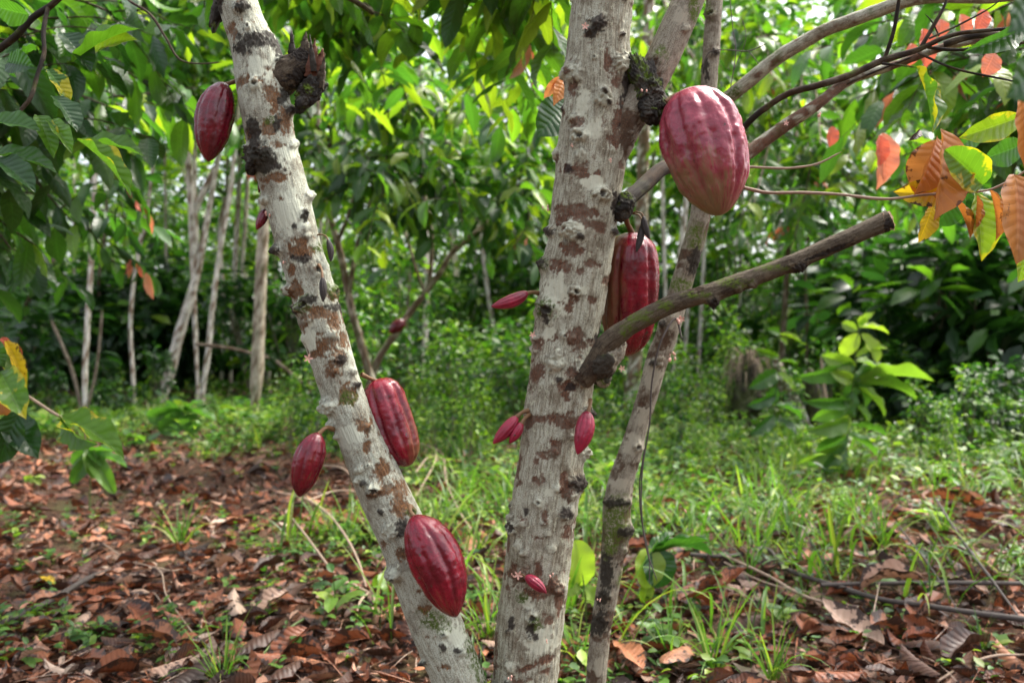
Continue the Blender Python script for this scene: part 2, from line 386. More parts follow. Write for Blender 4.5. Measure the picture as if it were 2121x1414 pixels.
def blob(name, c, rx, axis, L, mat, parent, seed=0, amp=0.35, n=90, moss=0.35, freq=60):
    """a rough burl: an uneven swelling along an axis"""
    c = np.asarray(c, float); axis = nrm(axis)
    a = nrm(np.cross(axis, [0.2, -1, 0.1])); b = np.cross(axis, a)
    u = np.linspace(0, np.pi, n); v = np.linspace(0, 2 * np.pi, n, endpoint=False)
    U, W = np.meshgrid(u, v, indexing='ij')
    loc = np.stack([np.sin(U) * np.cos(W) * rx, np.sin(U) * np.sin(W) * rx, -np.cos(U) * L / 2], -1).reshape(-1, 3)
    ns = fbm(loc * freq + seed, 4, 51) - 0.5; ng = fbm(loc * freq * 5 + seed, 3, 52) - 0.5
    loc2 = loc * (1 + amp * 1.6 * ns + amp * 0.55 * ng)[:, None]
    V = c + loc2[:, :1] * a + loc2[:, 1:2] * b + loc2[:, 2:] * axis
    m = fbm(loc * 55 + seed + 4, 3, 53)
    return mesh(name, V, grid_quads(n, n), mat, None, {'bark_co': loc + seed, 'patch': 0 * m, 'pale': 0 * m, 'moss': sstep(1 - moss - .12, 1 - moss + .05, m + .2), 'dark': sstep(0.5, 0.6, ns + 0.5)}, parent)

# ---------------------------------------------------------------- leaves
def leaf_template(nl, nw, shape='cacao', fold=0.25, droop=0.5, wave=0.02, curl=0.0, wid=0.36, twist=0.0, seed=0):
    t = np.linspace(0, 1, nl + 1)
    if shape == 'cacao': w = np.sin(np.pi * t ** 0.92) ** 0.72 * (1 - 0.55 * sstep(0.8, 1.0, t)); w[0] = 0.05; w[-1] = 0.0
    elif shape == 'round': w = np.sin(np.pi * t ** 0.8) ** 0.55; w[0] = .08; w[-1] = 0.0
    elif shape == 'blade': w = (1 - t ** 2.2) ** 0.8 * (0.6 + 0.4 * sstep(0, .3, t)); w[-1] = 0.02
    else: w = np.sin(np.pi * t ** 1.1) ** 0.9; w[0] = .06; w[-1] = 0
    x = np.linspace(-1, 1, nw + 1)
    # spine with droop (angle grows along the length)
    ang = -droop * t ** 1.3
    dy = np.cos(ang) / nl; dz = np.sin(ang) / nl
    Y = np.concatenate([[0], np.cumsum(dy[:-1])]); Z = np.concatenate([[0], np.cumsum(dz[:-1])])
    X = x[None, :] * (w * wid * 0.5)[:, None]
    rg = np.random.default_rng(seed)
    ph = rg.uniform(0, 6.28, 2)
    A = np.abs(x)[None, :]
    up = fold * np.abs(X) + wave * np.sin(t[:, None] * 18 + ph[0] + np.sign(x)[None, :] * 1.3) * A ** 2 * (w[:, None]) + curl * A ** 2 * w[:, None]
    side = twist * np.sin(t * 3.0)[:, None]
    VX = X * (1 - 0.3 * abs(curl)) + side * t[:, None] * 0.15
    nx, ny, nz = 0, -np.sin(ang), np.cos(ang)
    V = np.stack([VX, np.repeat(Y[:, None], nw + 1, 1) + up * ny[:, None], np.repeat(Z[:, None], nw + 1, 1) + up * nz[:, None]], -1).reshape(-1, 3)
    uv = np.stack([np.repeat((x[None, :] + 1) / 2, nl + 1, 0), np.repeat(t[:, None], nw + 1, 1)], -1).reshape(-1, 2)
    i = np.arange(nl)[:, None] * (nw + 1); k = np.arange(nw)[None, :]
    Q = np.stack([i + k, i + k + 1, i + nw + 1 + k + 1, i + nw + 1 + k], -1).reshape(-1, 4)
    return V, Q, uv
def leaf_frames(d, n):
    d = nrm(d); x = np.cross(d, n); x = nrm(x); z = np.cross(x, d)
    return np.stack([x, d, z], 2)
def batch(tpls, pos, M, ln, wd, tint, r):
    VV = []; QQ = []; UV = []; TT = []; off = 0
    pick = r.integers(0, len(tpls), len(pos))
    for k, (V, Q, uv) in enumerate(tpls):
        I = np.where(pick == k)[0]
        if not len(I): continue
        loc = V[None] * np.stack([wd[I], ln[I], ln[I]], 1)[:, None, :]
        W = np.einsum('nij,nvj->nvi', M[I], loc) + pos[I][:, None, :]
        VV.append(W.reshape(-1, 3)); n = len(V)
        QQ.append((Q[None] + (np.arange(len(I)) * n)[:, None, None]).reshape(-1, 4) + off)
        UV.append(np.tile(uv, (len(I), 1))); TT.append(np.repeat(tint[I], n, 0)); off += n * len(I)
    return np.concatenate(VV), np.concatenate(QQ), np.concatenate(UV), np.concatenate(TT)
CACAO_T = [leaf_template(8, 4, 'cacao', f, d, w, c, 0.36, tw, i) for i, (f, d, w, c, tw) in enumerate([(0.3, 0.5, .025, 0, .3), (0.45, 0.9, .03, -.05, -.4), (0.2, 0.2, .03, .05, .5), (0.55, 1.2, .02, 0, 0), (0.15, 0.7, .04, -.1, -.6)])]
YOUNG_T = [leaf_template(8, 4, 'cacao', f, d, .02, 0, 0.27, tw, 70 + i) for i, (f, d, tw) in enumerate([(.4, .5, .2), (.7, .9, -.3), (.3, .2, .3)])]
FAR_T = [leaf_template(3, 2, 'simple', f, d, 0, 0, 0.45, 0, i) for i, (f, d) in enumerate([(0.3, 0.4), (0.5, 0.9), (0.1, 0.1)])]
HERB_T = [leaf_template(3, 2, 'round', f, d, 0, 0, 0.6, 0, i) for i, (f, d) in enumerate([(0.3, 0.3), (0.4, 0.7), (0.2, 0.0)])]
DRY_T = [leaf_template(10, 4, 'cacao', f, d, w * .4, c, 0.42, tw, 20 + i) for i, (f, d, w, c, tw) in enumerate([(0.2, 0.4, .06, .10, .4), (0.5, -0.7, .06, .18, -.8), (0.1, 0.8, .07, -.2, .6), (0.7, 0.2, .05, .22, 0), (-0.3, -0.4, .07, -.15, -.5), (0.3, 1.4, .06, .25, .5)])]
BLADE_T = [leaf_template(7, 2, 'blade', 0.5, d, 0, 0, 0.040, tw, 40 + i) for i, (d, tw) in enumerate([(0.5, .2), (1.0, -.2), (1.7, .4), (2.3, 0), (0.2, .1)])]

def tints(n, r, mean, sd, g=None):
    t = np.zeros((n, 3)); t[:, 0] = np.clip(r.normal(mean, sd, n), 0, 1); t[:, 1] = r.uniform(0, 1, n) if g is None else g; t[:, 2] = r.uniform(0, 1, n); return t

# one big leaf laid between two points of the place
def big_leaf(name, a, b, width, mat, parent, face=(0, -1, 0), roll=0, bend=0.25, fold=0.3, wave=0.03, tint=(0.5, 0.5, 0.5), shape='cacao', curl=0.0, twist=0.2, label=None):
    a = np.asarray(a, float); b = np.asarray(b, float); L = np.linalg.norm(b - a)
    V, Q, uv = leaf_template(26, 10, shape, fold, bend, wave, curl, 1.0, twist, random.randint(0, 999))
    end = V[-(10 + 1) // 2 - 1]; end = V.reshape(27, 11, 3)[-1, 5]
    d = nrm(b - a); x = nrm(np.cross(d, np.asarray(face, float))); z = np.cross(x, d)
    if roll:
        ca, sa = math.cos(R(roll)), math.sin(R(roll)); x, z = x * ca + z * sa, z * ca - x * sa
    # quilting between side veins
    A = np.abs(uv[:, 0] - .5) * 2
    V = V.copy(); V[:, 2] += (0.002 if mat is M_ORANGE else 0.004) * np.cos((uv[:, 1] * 9 - A ** .8 * 1.5) * 6.283) * (A > 0.05) * (A < 0.97)
    th = math.atan2(end[2], end[1]); sc = L / math.hypot(end[1], end[2])
    c, s_ = math.cos(-th), math.sin(-th)
    y2 = V[:, 1] * c - V[:, 2] * s_; z2 = V[:, 1] * s_ + V[:, 2] * c
    W = a + V[:, :1] * width * x + (y2 * sc)[:, None] * d + (z2 * sc)[:, None] * z
    o = mesh(name, W, Q, mat, uv, None, parent, np.repeat(np.array([tint]), len(W), 0))
    if label: o['label'] = label
    return o

# ================================================================ CAMERA, LIGHT
cam = bpy.data.cameras.new('camera'); co = bpy.data.objects.new('camera', cam); COL.objects.link(co)
co.location = (0, 0, CZ); co.rotation_euler = (R(90), 0, 0)
cam.sensor_width = 36; cam.lens = 36 * F / 2121; cam.clip_end = 500; cam.clip_start = 0.05
cam.dof.use_dof = True; cam.dof.focus_distance = 1.38; cam.dof.aperture_fstop = 3.8
SC.camera = co
SUN_EL, SUN_AZ = 60.0, 62.0      # azimuth clockwise from +Y
w = bpy.data.worlds.new('World'); SC.world = w; w.use_nodes = True
nt = w.node_tree; nt.nodes.clear()
sk = nt.nodes.new('ShaderNodeTexSky'); sk.sky_type = 'NISHITA'; sk.sun_disc = False
sk.sun_elevation = R(SUN_EL); sk.sun_rotation = R(SUN_AZ); sk.dust_density = 6.0; sk.air_density = 1.0; sk.ozone_density = 1.0
bg = nt.nodes.new('ShaderNodeBackground'); bg.inputs[1].default_value = 0.15
wo = nt.nodes.new('ShaderNodeOutputWorld'); hs = nt.nodes.new('ShaderNodeHueSaturation'); hs.inputs['Saturation'].default_value = 0.4; nt.links.new(sk.outputs[0], hs.inputs['Color']); nt.links.new(hs.outputs[0], bg.inputs[0]); nt.links.new(bg.outputs[0], wo.inputs[0])
sl = bpy.data.lights.new('sun', 'SUN'); sl.energy = 1.5; sl.angle = R(18); sl.color = (1.0, 0.94, 0.82)
so = bpy.data.objects.new('sun', sl); COL.objects.link(so)
sd = Vector((math.sin(R(SUN_AZ)) * math.cos(R(SUN_EL)), math.cos(R(SUN_AZ)) * math.cos(R(SUN_EL)), math.sin(R(SUN_EL))))
so.rotation_euler = (-sd).to_track_quat('-Z', 'Y').to_euler()
SC.view_settings.view_transform = 'Standard'; SC.view_settings.look = 'None'; SC.view_settings.exposure = 1.78
cy = SC.cycles
cy.use_denoising = True
cy.max_bounces = 7; cy.diffuse_bounces = 2; cy.glossy_bounces = 2; cy.transmission_bounces = 3; cy.transparent_max_bounces = 4
cy.sample_clamp_indirect = 6.0; cy.caustics_reflective = False; cy.caustics_refractive = False
SC.render.use_persistent_data = False


# ================================================================ THE NEAR CACAO TREES
Yl = lambda y: 1.36 + 0.00003 * (y - 700)
Yc = lambda y: 1.42
Yr = lambda y: 1.80
YL, YC, YR = 1.36, 1.42, 1.80
groundc = lambda X, Y: [X, Y, gz1(X, Y)]
# ---- left leaning tree
t1 = empty('cacao_tree', groundc(0.03, 1.36), 'leaning cacao tree with white and brown mottled bark and a broken stub', 'tree', 'cacao trees standing close')
ctrlL = [(455, -160, 74), (478, -50, 76), (491, 0, 80), (507, 50, 82), (528, 100, 94), (546, 200, 104), (564, 300, 97), (592, 400, 95), (617, 500, 88), (647, 600, 90), (675, 700, 88), (712, 821, 87), (740, 891, 91), (770, 962, 98), (800, 1033, 101), (834, 1104, 103), (871, 1205, 107), (908, 1306, 108), (950, 1407, 106), (985, 1520, 110), (1015, 1680, 118), (1040, 1830, 140), (1050, 1925, 180)]
trunk('trunk', ctrlL, Yl, M_BARK_L, t1, 800, 150, seed=2, dense=1, rnd=0.60, lump=0.06, nrand=26,
  knobs=[(502, 15, 16, 14, 2), (527, 173, 13, 9, 1), (630, 440, 8, 6, 2), (648, 404, 12, 12, 0), (573, 517, 11, 16, 2), (661, 559, 15, 8, 1), (596, 602, 12, 15, 0), (630, 633, 15, 10, 3), (693, 605, 12, 9, 3),
         (706, 744, 13, 9, 2), (618, 706, 12, 12, 2), (684, 842, 13, 16, 0), (683, 881, 10, 12, 0), (776, 1015, 13, 15, 1), (818, 1185, 14, 13, 0), (744, 972, 9, 9, 0), (812, 1098, 16, 10, 0), (637, 488, 7, 6, 0), (790, 1060, 7, 6, 2),
         (917, 1341, 9, 6, 2), (600, 230, 12, 10, 2), (536, 320, 24, 14, 2), (640, 660, 9, 8, 0), (716, 640, 8, 8, 2), (753, 1000, 7, 8, 2), (851, 1060, 10, 8, 3)],
  patches=[(563, 201, 15, 40, -15), (619, 506, 20, 16), (625, 524, 30, 16), (613, 602, 14, 20), (692, 667, 13, 21), (672, 716, 27, 19), (713, 706, 13, 19, -20), (690, 770, 20, 12), (719, 816, 21, 24), (751, 881, 19, 22), (793, 972, 19, 17, 20), (826, 1022, 20, 30), (835, 1054, 22, 18), (573, 368, 34, 9, -10), (690, 610, 15, 12), (620, 690, 8, 26, -18), (598, 150, 28, 26), (590, 250, 12, 26), (655, 640, 14, 10), (606, 560, 9, 12), (700, 742, 14, 12), (760, 925, 8, 12), (830, 1150, 9, 14), (880, 1260, 14, 10), (640, 300, 8, 30), (922, 1380, 14, 8)],
  darks=[(604, 165, 26, 42), (586, 200, 10, 22), (540, 82, 48, 17, 10), (500, 100, 16, 14), (528, 276, 15, 34, -12), (540, 322, 24, 22), (545, 345, 20, 14), (600, 110, 30, 22), (620, 170, 18, 30), (575, 255, 9, 16), (695, 637, 22, 8, 15), (451, 20, 10, 34), (832, 1090, 16, 18), (628, 536, 20, 8), (585, 210, 10, 9), (630, 450, 9, 8), (609, 470, 7, 9), (640, 622, 16, 8), (945, 1345, 8, 6), (614, 640, 7, 10), (560, 340, 26, 12)],
  mosses=[(902, 1284, 30, 20, 20), (660, 514, 14, 10), (690, 600, 14, 16), (563, 250, 12, 8), (990, 1372, 16, 60, -18), (720, 822, 16, 16), (632, 620, 12, 10), (540, 335, 22, 22)],
  pales=[(940, 1316, 22, 24), (535, 140, 30, 26), (600, 440, 34, 44), (640, 700, 14, 30), (745, 760, 12, 60, -18), (720, 905, 30, 22), (596, 320, 20, 20), (575, 125, 12, 14), (600, 180, 9, 12)])
st = trunk('broken_stub', [(562, 175, 74), (585, 160, 76), (610, 145, 70), (632, 130, 60), (648, 118, 46), (654, 112, 34)], lambda y: 1.345, M_BARK_D, t1, 90, 90, seed=5, rnd=0.75, lump=0.30, darks=[(640, 170, 40, 40), (625, 110, 22, 22)], mosses=[(650, 190, 20, 14)])
blob('burl', P(642, 190, 1.335), 0.0175, P(622, 214, 1.33) - P(664, 150, 1.33), 0.066, M_BURL, t1, 3, 0.65, 100, .2, 75)
blob('burl', P(530, 324, 1.33), 0.017, (0.3, 0, 1), 0.055, M_BURL, t1, 9, 0.55, 90, .1)
blob('burl', P(453, 12, 1.36), 0.012, (0.2, 0, 1), 0.09, M_BURL, t1, 12, 0.5, 90, .1)
# splintered wood at the end of the stub
for i, (ax, ay, bx, by, wd, m) in enumerate([(604, 140, 604, 64, 17, M_BURL), (625, 150, 634, 64, 34, M_BARK_D), (652, 172, 668, 100, 30, M_WOOD), (643, 160, 652, 80, 26, M_WOOD), (660, 182, 673, 112, 16, M_BARK_D), (650, 150, 641, 72, 12, M_BURL)]):
    a = P(ax, ay, 1.335 - 0.003 * i); b = P(bx, by, 1.325 - 0.004 * i); L = b - a
    side = np.array([wd / F * 1.33, 0, 0]); th = np.array([0, 0.012, 0]); V = []
    n = 14
    for k in range(n + 1):
        t = k / n; ww = 0.5 * (1 - t ** 2.2) + 0.06 * random.uniform(-1, 1)
        for q in (-1, 1):
            for f in (0, 1): V.append(a + L * (t + 0.05 * random.uniform(-1, 1)) + side * q * max(ww, .02) * (1 if q < 0 else .9) + th * f * (1 - t * .8) + np.array([0, random.uniform(-.002, .002), 0]))
    Q = []
    for k in range(n):
        o = k * 4
        Q += [(o, o + 2, o + 6, o + 4), (o + 1, o + 5, o + 7, o + 3), (o, o + 4, o + 5, o + 1), (o + 2, o + 3, o + 7, o + 6)]
    Q.append((n * 4, n * 4 + 2, n * 4 + 3, n * 4 + 1))
    z = np.zeros(len(V)); mesh('splinter', V, Q, m, None, {'bark_co': np.array(V), 'patch': z, 'pale': z, 'moss': z, 'dark': z + .3}, st)

# ---- central tree
t2 = empty('cacao_tree', groundc(P(1075, 0, 1.42)[0], 1.42), 'upright central cacao tree with thick pale striped trunk forking at a black burl', 'tree', 'cacao trees standing close')
ctrlC = [(1262, -260, 124), (1256, -120, 125), (1250, 0, 125), (1241, 71, 127), (1238, 141, 132), (1236, 212, 136), (1229, 283, 142), (1221, 354, 141), (1212, 424, 138), (1203, 495, 136), (1191, 571, 140), (1180, 642, 137), (1169, 713, 131), (1164, 784, 134), (1153, 854, 134), (1147, 902, 133), (1134, 1003, 137), (1121, 1104, 136), (1109, 1205, 135), (1096, 1306, 137), (1087, 1407, 136), (1078, 1520, 140), (1072, 1660, 150), (1070, 1800, 176), (1070, 1905, 230)]
trunk('trunk', ctrlC, Yc, M_BARK_C, t2, 900, 190, seed=7, rnd=0.61, furrow=0.0022, lump=0.04, nrand=34,
  knobs=[(1248, 205, 17, 15, 0), (1200, 280, 16, 16, 1), (1247, 403, 16, 14, 1), (1185, 478, 22, 14, 0), (1193, 602, 13, 10, 1), (1130, 640, 20, 12, 3), (1155, 748, 18, 14, 0), (1187, 150, 20, 13, 0), (1290, 130, 17, 15, 0), (1147, 318, 14, 12, 0),
         (1122, 546, 14, 14, 2), (1115, 1040, 9, 8, 1), (1224, 938, 16, 18, 0), (1195, 1000, 18, 13, 2), (1172, 1062, 14, 11, 2), (1066, 1092, 13, 10, 1), (1054, 1046, 9, 9, 2), (1102, 1277, 14, 11, 1), (1238, 50, 20, 10, 2), (1270, 480, 8, 8, 2), (1262, 650, 10, 10, 0),
         (1215, 765, 20, 15, 0), (1085, 1192, 12, 8, 0), (1155, 1218, 14, 13, 0), (1182, 780, 8, 5, 0), (1205, 318, 11, 5, 0), (1270, 310, 7, 5, 0), (1185, 700, 12, 6, 0), (1083, 1085, 8, 6, 0), (1128, 1080, 8, 8, 0), (1060, 1380, 12, 9, 0), (1075, 1130, 10, 6, 0), (1142, 1136, 10, 6, 0), (1135, 1105, 7, 5, 0), (1222, 855, 14, 11, 2), (1140, 480, 10, 10, 2), (1178, 350, 10, 5, 2)],
  patches=[(1180, 438, 24, 13), (1222, 440, 26, 11), (1165, 462, 13, 16), (1185, 516, 30, 12, 10), (1160, 550, 22, 14, 15), (1228, 545, 16, 10), (1225, 622, 10, 9), (1190, 618, 12, 8), (1180, 800, 20, 13, 12), (1172, 815, 10, 12), (1110, 772, 13, 22), (1150, 866, 40, 12), (1168, 880, 26, 9), (1200, 870, 20, 8), (1085, 1196, 26, 10), (1110, 1230, 24, 15), (1160, 1240, 12, 30), (1118, 1180, 9, 16), (1062, 1180, 8, 20), (1128, 1366, 22, 9, -30), (1092, 1382, 16, 7, -20),
          (1190, 700, 22, 18), (1285, 250, 15, 40), (1270, 290, 14, 18), (1170, 1010, 12, 28), (1180, 350, 22, 8), (1188, 770, 12, 16), (1150, 925, 12, 20), (1110, 990, 8, 12), (1145, 700, 14, 9), (1260, 130, 12, 25), (1178, 1100, 12, 16), (1200, 560, 10, 8), (1128, 1070, 8, 20), (1200, 350, 12, 6), (1240, 360, 9, 7)],
  darks=[(1302, 190, 14, 60), (1275, 425, 12, 26), (1232, 58, 24, 11, -8), (1225, 70, 14, 8), (1135, 640, 12, 8), (1182, 802, 12, 8), (1288, 262, 6, 8), (1262, 735, 22, 16), (1132, 655, 8, 14), (1195, 1002, 16, 8), (1098, 1300, 10, 16), (1108, 1320, 8, 9), (1060, 1290, 8, 12), (1090, 1060, 6, 9), (1245, 700, 14, 20), (1062, 1090, 6, 8)],
  mosses=[(1130, 640, 20, 20), (1108, 1290, 14, 18), (1080, 1240, 14, 12), (1124, 546, 14, 14)],
  pales=[(1230, 270, 22, 16), (1240, 250, 10, 12), (1150, 610, 26, 40), (1225, 380, 25, 16), (1135, 690, 16, 14), (1120, 1330, 30, 25), (1090, 1250, 12, 14), (1210, 600, 12, 10), (1200, 470, 8, 8), (1140, 1020, 22, 8), (1205, 210, 14, 30)])
# orange gum spot
# fork limb
trunk('branch', [(1228, 360, 60), (1256, 312, 92), (1284, 262, 88), (1322, 205, 76), (1362, 141, 68), (1395, 71, 67), (1426, 0, 65), (1462, -90, 62), (1510, -200, 58)], lambda y: 1.415, M_BARK_R, t2, 240, 100, seed=11, rnd=0.62, lump=0.05,
      patches=[(1300, 250, 24, 20), (1345, 150, 18, 26), (1290, 290, 20, 20)], mosses=[(1365, 110, 14, 14), (1440, 20, 12, 24), (1362, 190, 10, 8)], pales=[(1410, 30, 16, 18)], knobs=[(1420, 60, 8, 6, 0), (1360, 118, 9, 6, 0)])
blob('burl', P(1340, 182, 1.39), 0.025, P(1310, 112, 1.38) - P(1374, 240, 1.38), 0.132, M_BURL, t2, 21, 0.6, 130, 0.2, 75)
blob('burl', P(1348, 226, 1.385), 0.020, (0.4, -0.1, 1), 0.05, M_BURL, t2, 25, 0.6, 90, 0.15)
# branch B passing behind the big pod
tube_obj('branch', [([P(1255, 440, 1.42), P(1290, 418, 1.43), P(1330, 388, 1.47), P(1377, 347, 1.52), P(1430, 338, 1.57), P(1480, 340, 1.60)], np.array([36, 33, 32, 31, 29, 20]) / 2 / F * 1.5)], M_BARK_D, t2, 28, 0.006, 0.22, 0.15, 0.45, 0.3)
tube_obj('branch', [([P(1440, 352, 1.585), P(1490, 345, 1.60), P(1535, 326, 1.62), P(1611, 271, 1.62), P(1686, 221, 1.6), P(1762, 166, 1.62), P(1850, 136, 1.62), P(1960, 96, 1.60), P(2110, 74, 1.58), P(2220, 60, 1.55)], np.array([22, 29, 29, 27, 24, 20, 17, 16, 14, 12]) / 2 / F * 1.6)], M_BARK_C, t2, 28, 0.006, 0.22, 0.1, 0.35, 0.08)
blob('burl', P(1292, 428, 1.40), 0.019, P(1286, 470, 1.4) - P(1300, 395, 1.4), 0.052, M_BURL, t2, 31, 0.5, 80, 0.15)
# cut branch G
tg = trunk('branch', [(1205, 790, 40), (1236, 752, 50), (1258, 712, 46), (1290, 685, 41), (1340, 655, 39), (1389, 631, 38), (1440, 614, 38), (1490, 600, 40), (1550, 578, 38), (1611, 556, 36), (1660, 536, 36), (1711, 513, 37), (1760, 492, 38), (1812, 469, 40), (1843, 455, 42)], lambda y: 1.36 - 0.0004 * (760 - y), M_BARK_D, t2, 420, 80, seed=13, rnd=0.64, lump=0.10,
      knobs=[(1478, 625, 12, 12, 2), (1660, 558, 16, 6, 2), (1560, 588, 8, 5, 0), (1530, 598, 8, 5, 0)], mosses=[(1330, 655, 26, 12), (1380, 632, 20, 10), (1520, 585, 30, 10), (1600, 555, 30, 7), (1300, 680, 16, 14), (1440, 610, 26, 8)], pales=[(1590, 570, 8, 6), (1540, 590, 7, 5), (1455, 622, 6, 5), (1640, 548, 7, 5)], darks=[(1664, 558, 16, 8), (1720, 520, 50, 5, -22), (1840, 470, 8, 16)])
a = P(1841, 456, 1.238); ax = nrm(P(1843, 455, 1.236) - P(1790, 480, 1.25) + np.array([0, -0.03, 0])); e1 = nrm(np.cross(ax, [0, 0, 1])); e2 = np.cross(e1, ax)
V = [a + ax * 0.0035]; Q = []
for ring in range(1, 7):
    for k in range(40):
        ang = k / 40 * 6.2832; rr = ring / 6 * 0.0160 * (1 + .08 * math.sin(3 * ang + 1) + (0.10 * random.uniform(-1, 1) if ring == 6 else 0))
        V.append(a + e1 * math.cos(ang) * rr + e2 * math.sin(ang) * rr + ax * (0.0035 - 0.003 * ring / 6 + random.uniform(-.0012, .0012)))
for k in range(40): Q.append((0, 1 + k, 1 + (k + 1) % 40, 1 + (k + 1) % 40))
Q3 = [(0, 1 + k, 1 + (k + 1) % 40) for k in range(40)]
for r_ in range(5):
    for k in range(40):
        o = 1 + r_ * 40; A = o + k; B = o + (k + 1) % 40; Q3 += [(A, A + 40, B + 40), (A, B + 40, B)]
mesh('cut_face', V, Q3, M_CUT, None, None, tg)
blob('burl', P(1258, 738, 1.352), 0.026, P(1228, 780, 1.37) - P(1285, 700, 1.36), 0.080, M_BARK_R, t2, 41, 0.30, 100, 0.15, 45)
blob('burl', P(1243, 772, 1.365), 0.017, (0.5, 0, -1), 0.055, M_BARK_R, t2, 43, 0.4, 70, 0.2)
# twigs E and F with their leaves
Ye = 1.5
tube_obj('twig', [([P(1450, 372, 1.58), P(1535, 387, Ye), P(1581, 398, 1.47), P(1661, 399, 1.44), P(1731, 402, 1.42), P(1842, 412, 1.39), P(1912, 404, 1.37), P(1977, 399, 1.36), P(2053, 392, 1.34), P(2105, 366, 1.32), P(2160, 330, 1.3)], np.array([7, 8, 7, 6.5, 6, 6, 5.5, 5, 4.5, 4, 4]) / 2 / F * 1.42)], M_TWIG, t2, 10, 0.008, 0.4, 0.1, 0.4)
tube_obj('twig', [([P(1460, 350, 1.6), P(1535, 346, 1.58), P(1651, 347, 1.57), P(1691, 340, 1.57), P(1744, 314, 1.56)], np.array([6, 6, 5, 4.5, 3]) / 2 / F * 1.57)], M_TWIG, t2, 8, 0.01, 0.4)
FACE = (0, -1, 0.15)
OL = [((1949, 268, 1.37), (1934, 458, 1.33), 82, M_ORANGE, .45, 25), ((1957, 290, 1.40), (1925, 432, 1.40), 112, M_ORANGE, .6, -10), ((1940, 285, 1.39), (1893, 405, 1.36), 60, M_ORANGE, .3, 30),
      ((2101, 362, 1.30), (2105, 548, 1.27), 118, M_ORANGE, .5, 12), ((2116, 196, 1.22), (2122, 352, 1.22), 78, M_ORANGE, .2, 10), ((1976, 414, 1.38), (2009, 496, 1.36), 30, M_ORANGE, .3, 45), ((2023, 405, 1.37), (2012, 478, 1.36), 18, M_ORANGE, .3, 50), ((2050, 393, 1.35), (2062, 500, 1.34), 30, M_ORANGE, .3, 40),
      ((2130, 370, 1.3), (2138, 520, 1.3), 80, M_ORANGE, .4, -20)]
for i, (a_, b_, w_, m_, tn, rl) in enumerate(OL):
    big_leaf('leaf', P(*a_), P(*b_), w_ / F * a_[2] * 1.2, m_, t2, FACE, rl, 0.35, 0.35, 0.02, (tn, 0.5 + .1 * (i % 3 - 1), .5))
GL = [((2036, 383, 1.34), (1956, 310, 1.32), 76, M_LEAFY, .80, 20, 'round'), ((2020, 399, 1.39), (2033, 542, 1.37), 66, M_LEAFY, .93, 10, 'cacao'), ((2110, 243, 1.45), (1985, 286, 1.45), 56, M_LEAFY, .95, 25, 'cacao'), ((1897, 139, 1.55), (1931, 276, 1.5), 62, M_LEAFY, .72, 48, 'cacao'),
      ((1965, 402, 1.40), (1850, 398, 1.40), 56, M_YELL, .5, 20, 'cacao'), ((1932, 425, 1.42), (1902, 503, 1.42), 40, M_YELL, .4, 10, 'cacao'), ((1975, 400, 1.43), (2002, 372, 1.43), 26, M_YELL, .5, 0, 'round'), ((1990, 402, 1.42), (1935, 470, 1.44), 60, M_LEAF, .35, 15, 'cacao'), ((2128, 500, 1.32), (2108, 585, 1.32), 60, M_LEAFY, .93, 20, 'cacao'),
      ((2030, 270, 1.75), (1950, 330, 1.75), 40, M_LEAF, .6, 30, 'cacao'), ((2115, 300, 1.6), (2035, 330, 1.6), 60, M_LEAF, .5, 30, 'cacao'), ((2121, 60, 1.5), (1990, 110, 1.45), 44, M_LEAF, .5, 30, 'cacao')]
for i, (a_, b_, w_, m_, tn, rl, sh) in enumerate(GL):
    big_leaf('leaf', P(*a_), P(*b_), w_ / F * a_[2], m_, t2, FACE, rl, 0.3, 0.3, 0.03, (tn, .5, .5), sh)
big_leaf('leaf', P(1905, 270, 1.38), P(1880, 292, 1.37), .012, M_DRY, t2, FACE, 20, .5, .5, .05, (.1, .5, .5))
# two leaves very near the lens at the corner
big_leaf('leaf', P(2150, -60, .72), P(2085, 72, .70), 0.055, M_LEAF, t2, FACE, 30, .3, .3, .03, (.15, .3, .5))
big_leaf('leaf', P(2175, 90, .72), P(2082, 205, .70), 0.06, M_LEAF, t2, FACE, 30, .3, .3, .03, (.15, .3, .5))
# orange pair at the left edge of the trunk, one long dark quilted leaf under it
for a_, b_, w_, tn in [((1172, 158, 1.50), (1146, 220, 1.47), 32, .85), ((1160, 160, 1.5), (1126, 205, 1.5), 22, .9), ((1165, 158, 1.51), (1140, 190, 1.5), 14, .8)]:
    big_leaf('leaf', P(*a_), P(*b_), w_ / F * 1.5, M_ORANGE, t2, FACE, 15, .3, .3, .03, (tn, .8, .5))
big_leaf('leaf', P(1170, 215, 1.9), P(1112, 285, 1.85), 0.09, M_LEAF, t2, FACE, 20, .4, .3, .03, (.35, .5, .5))

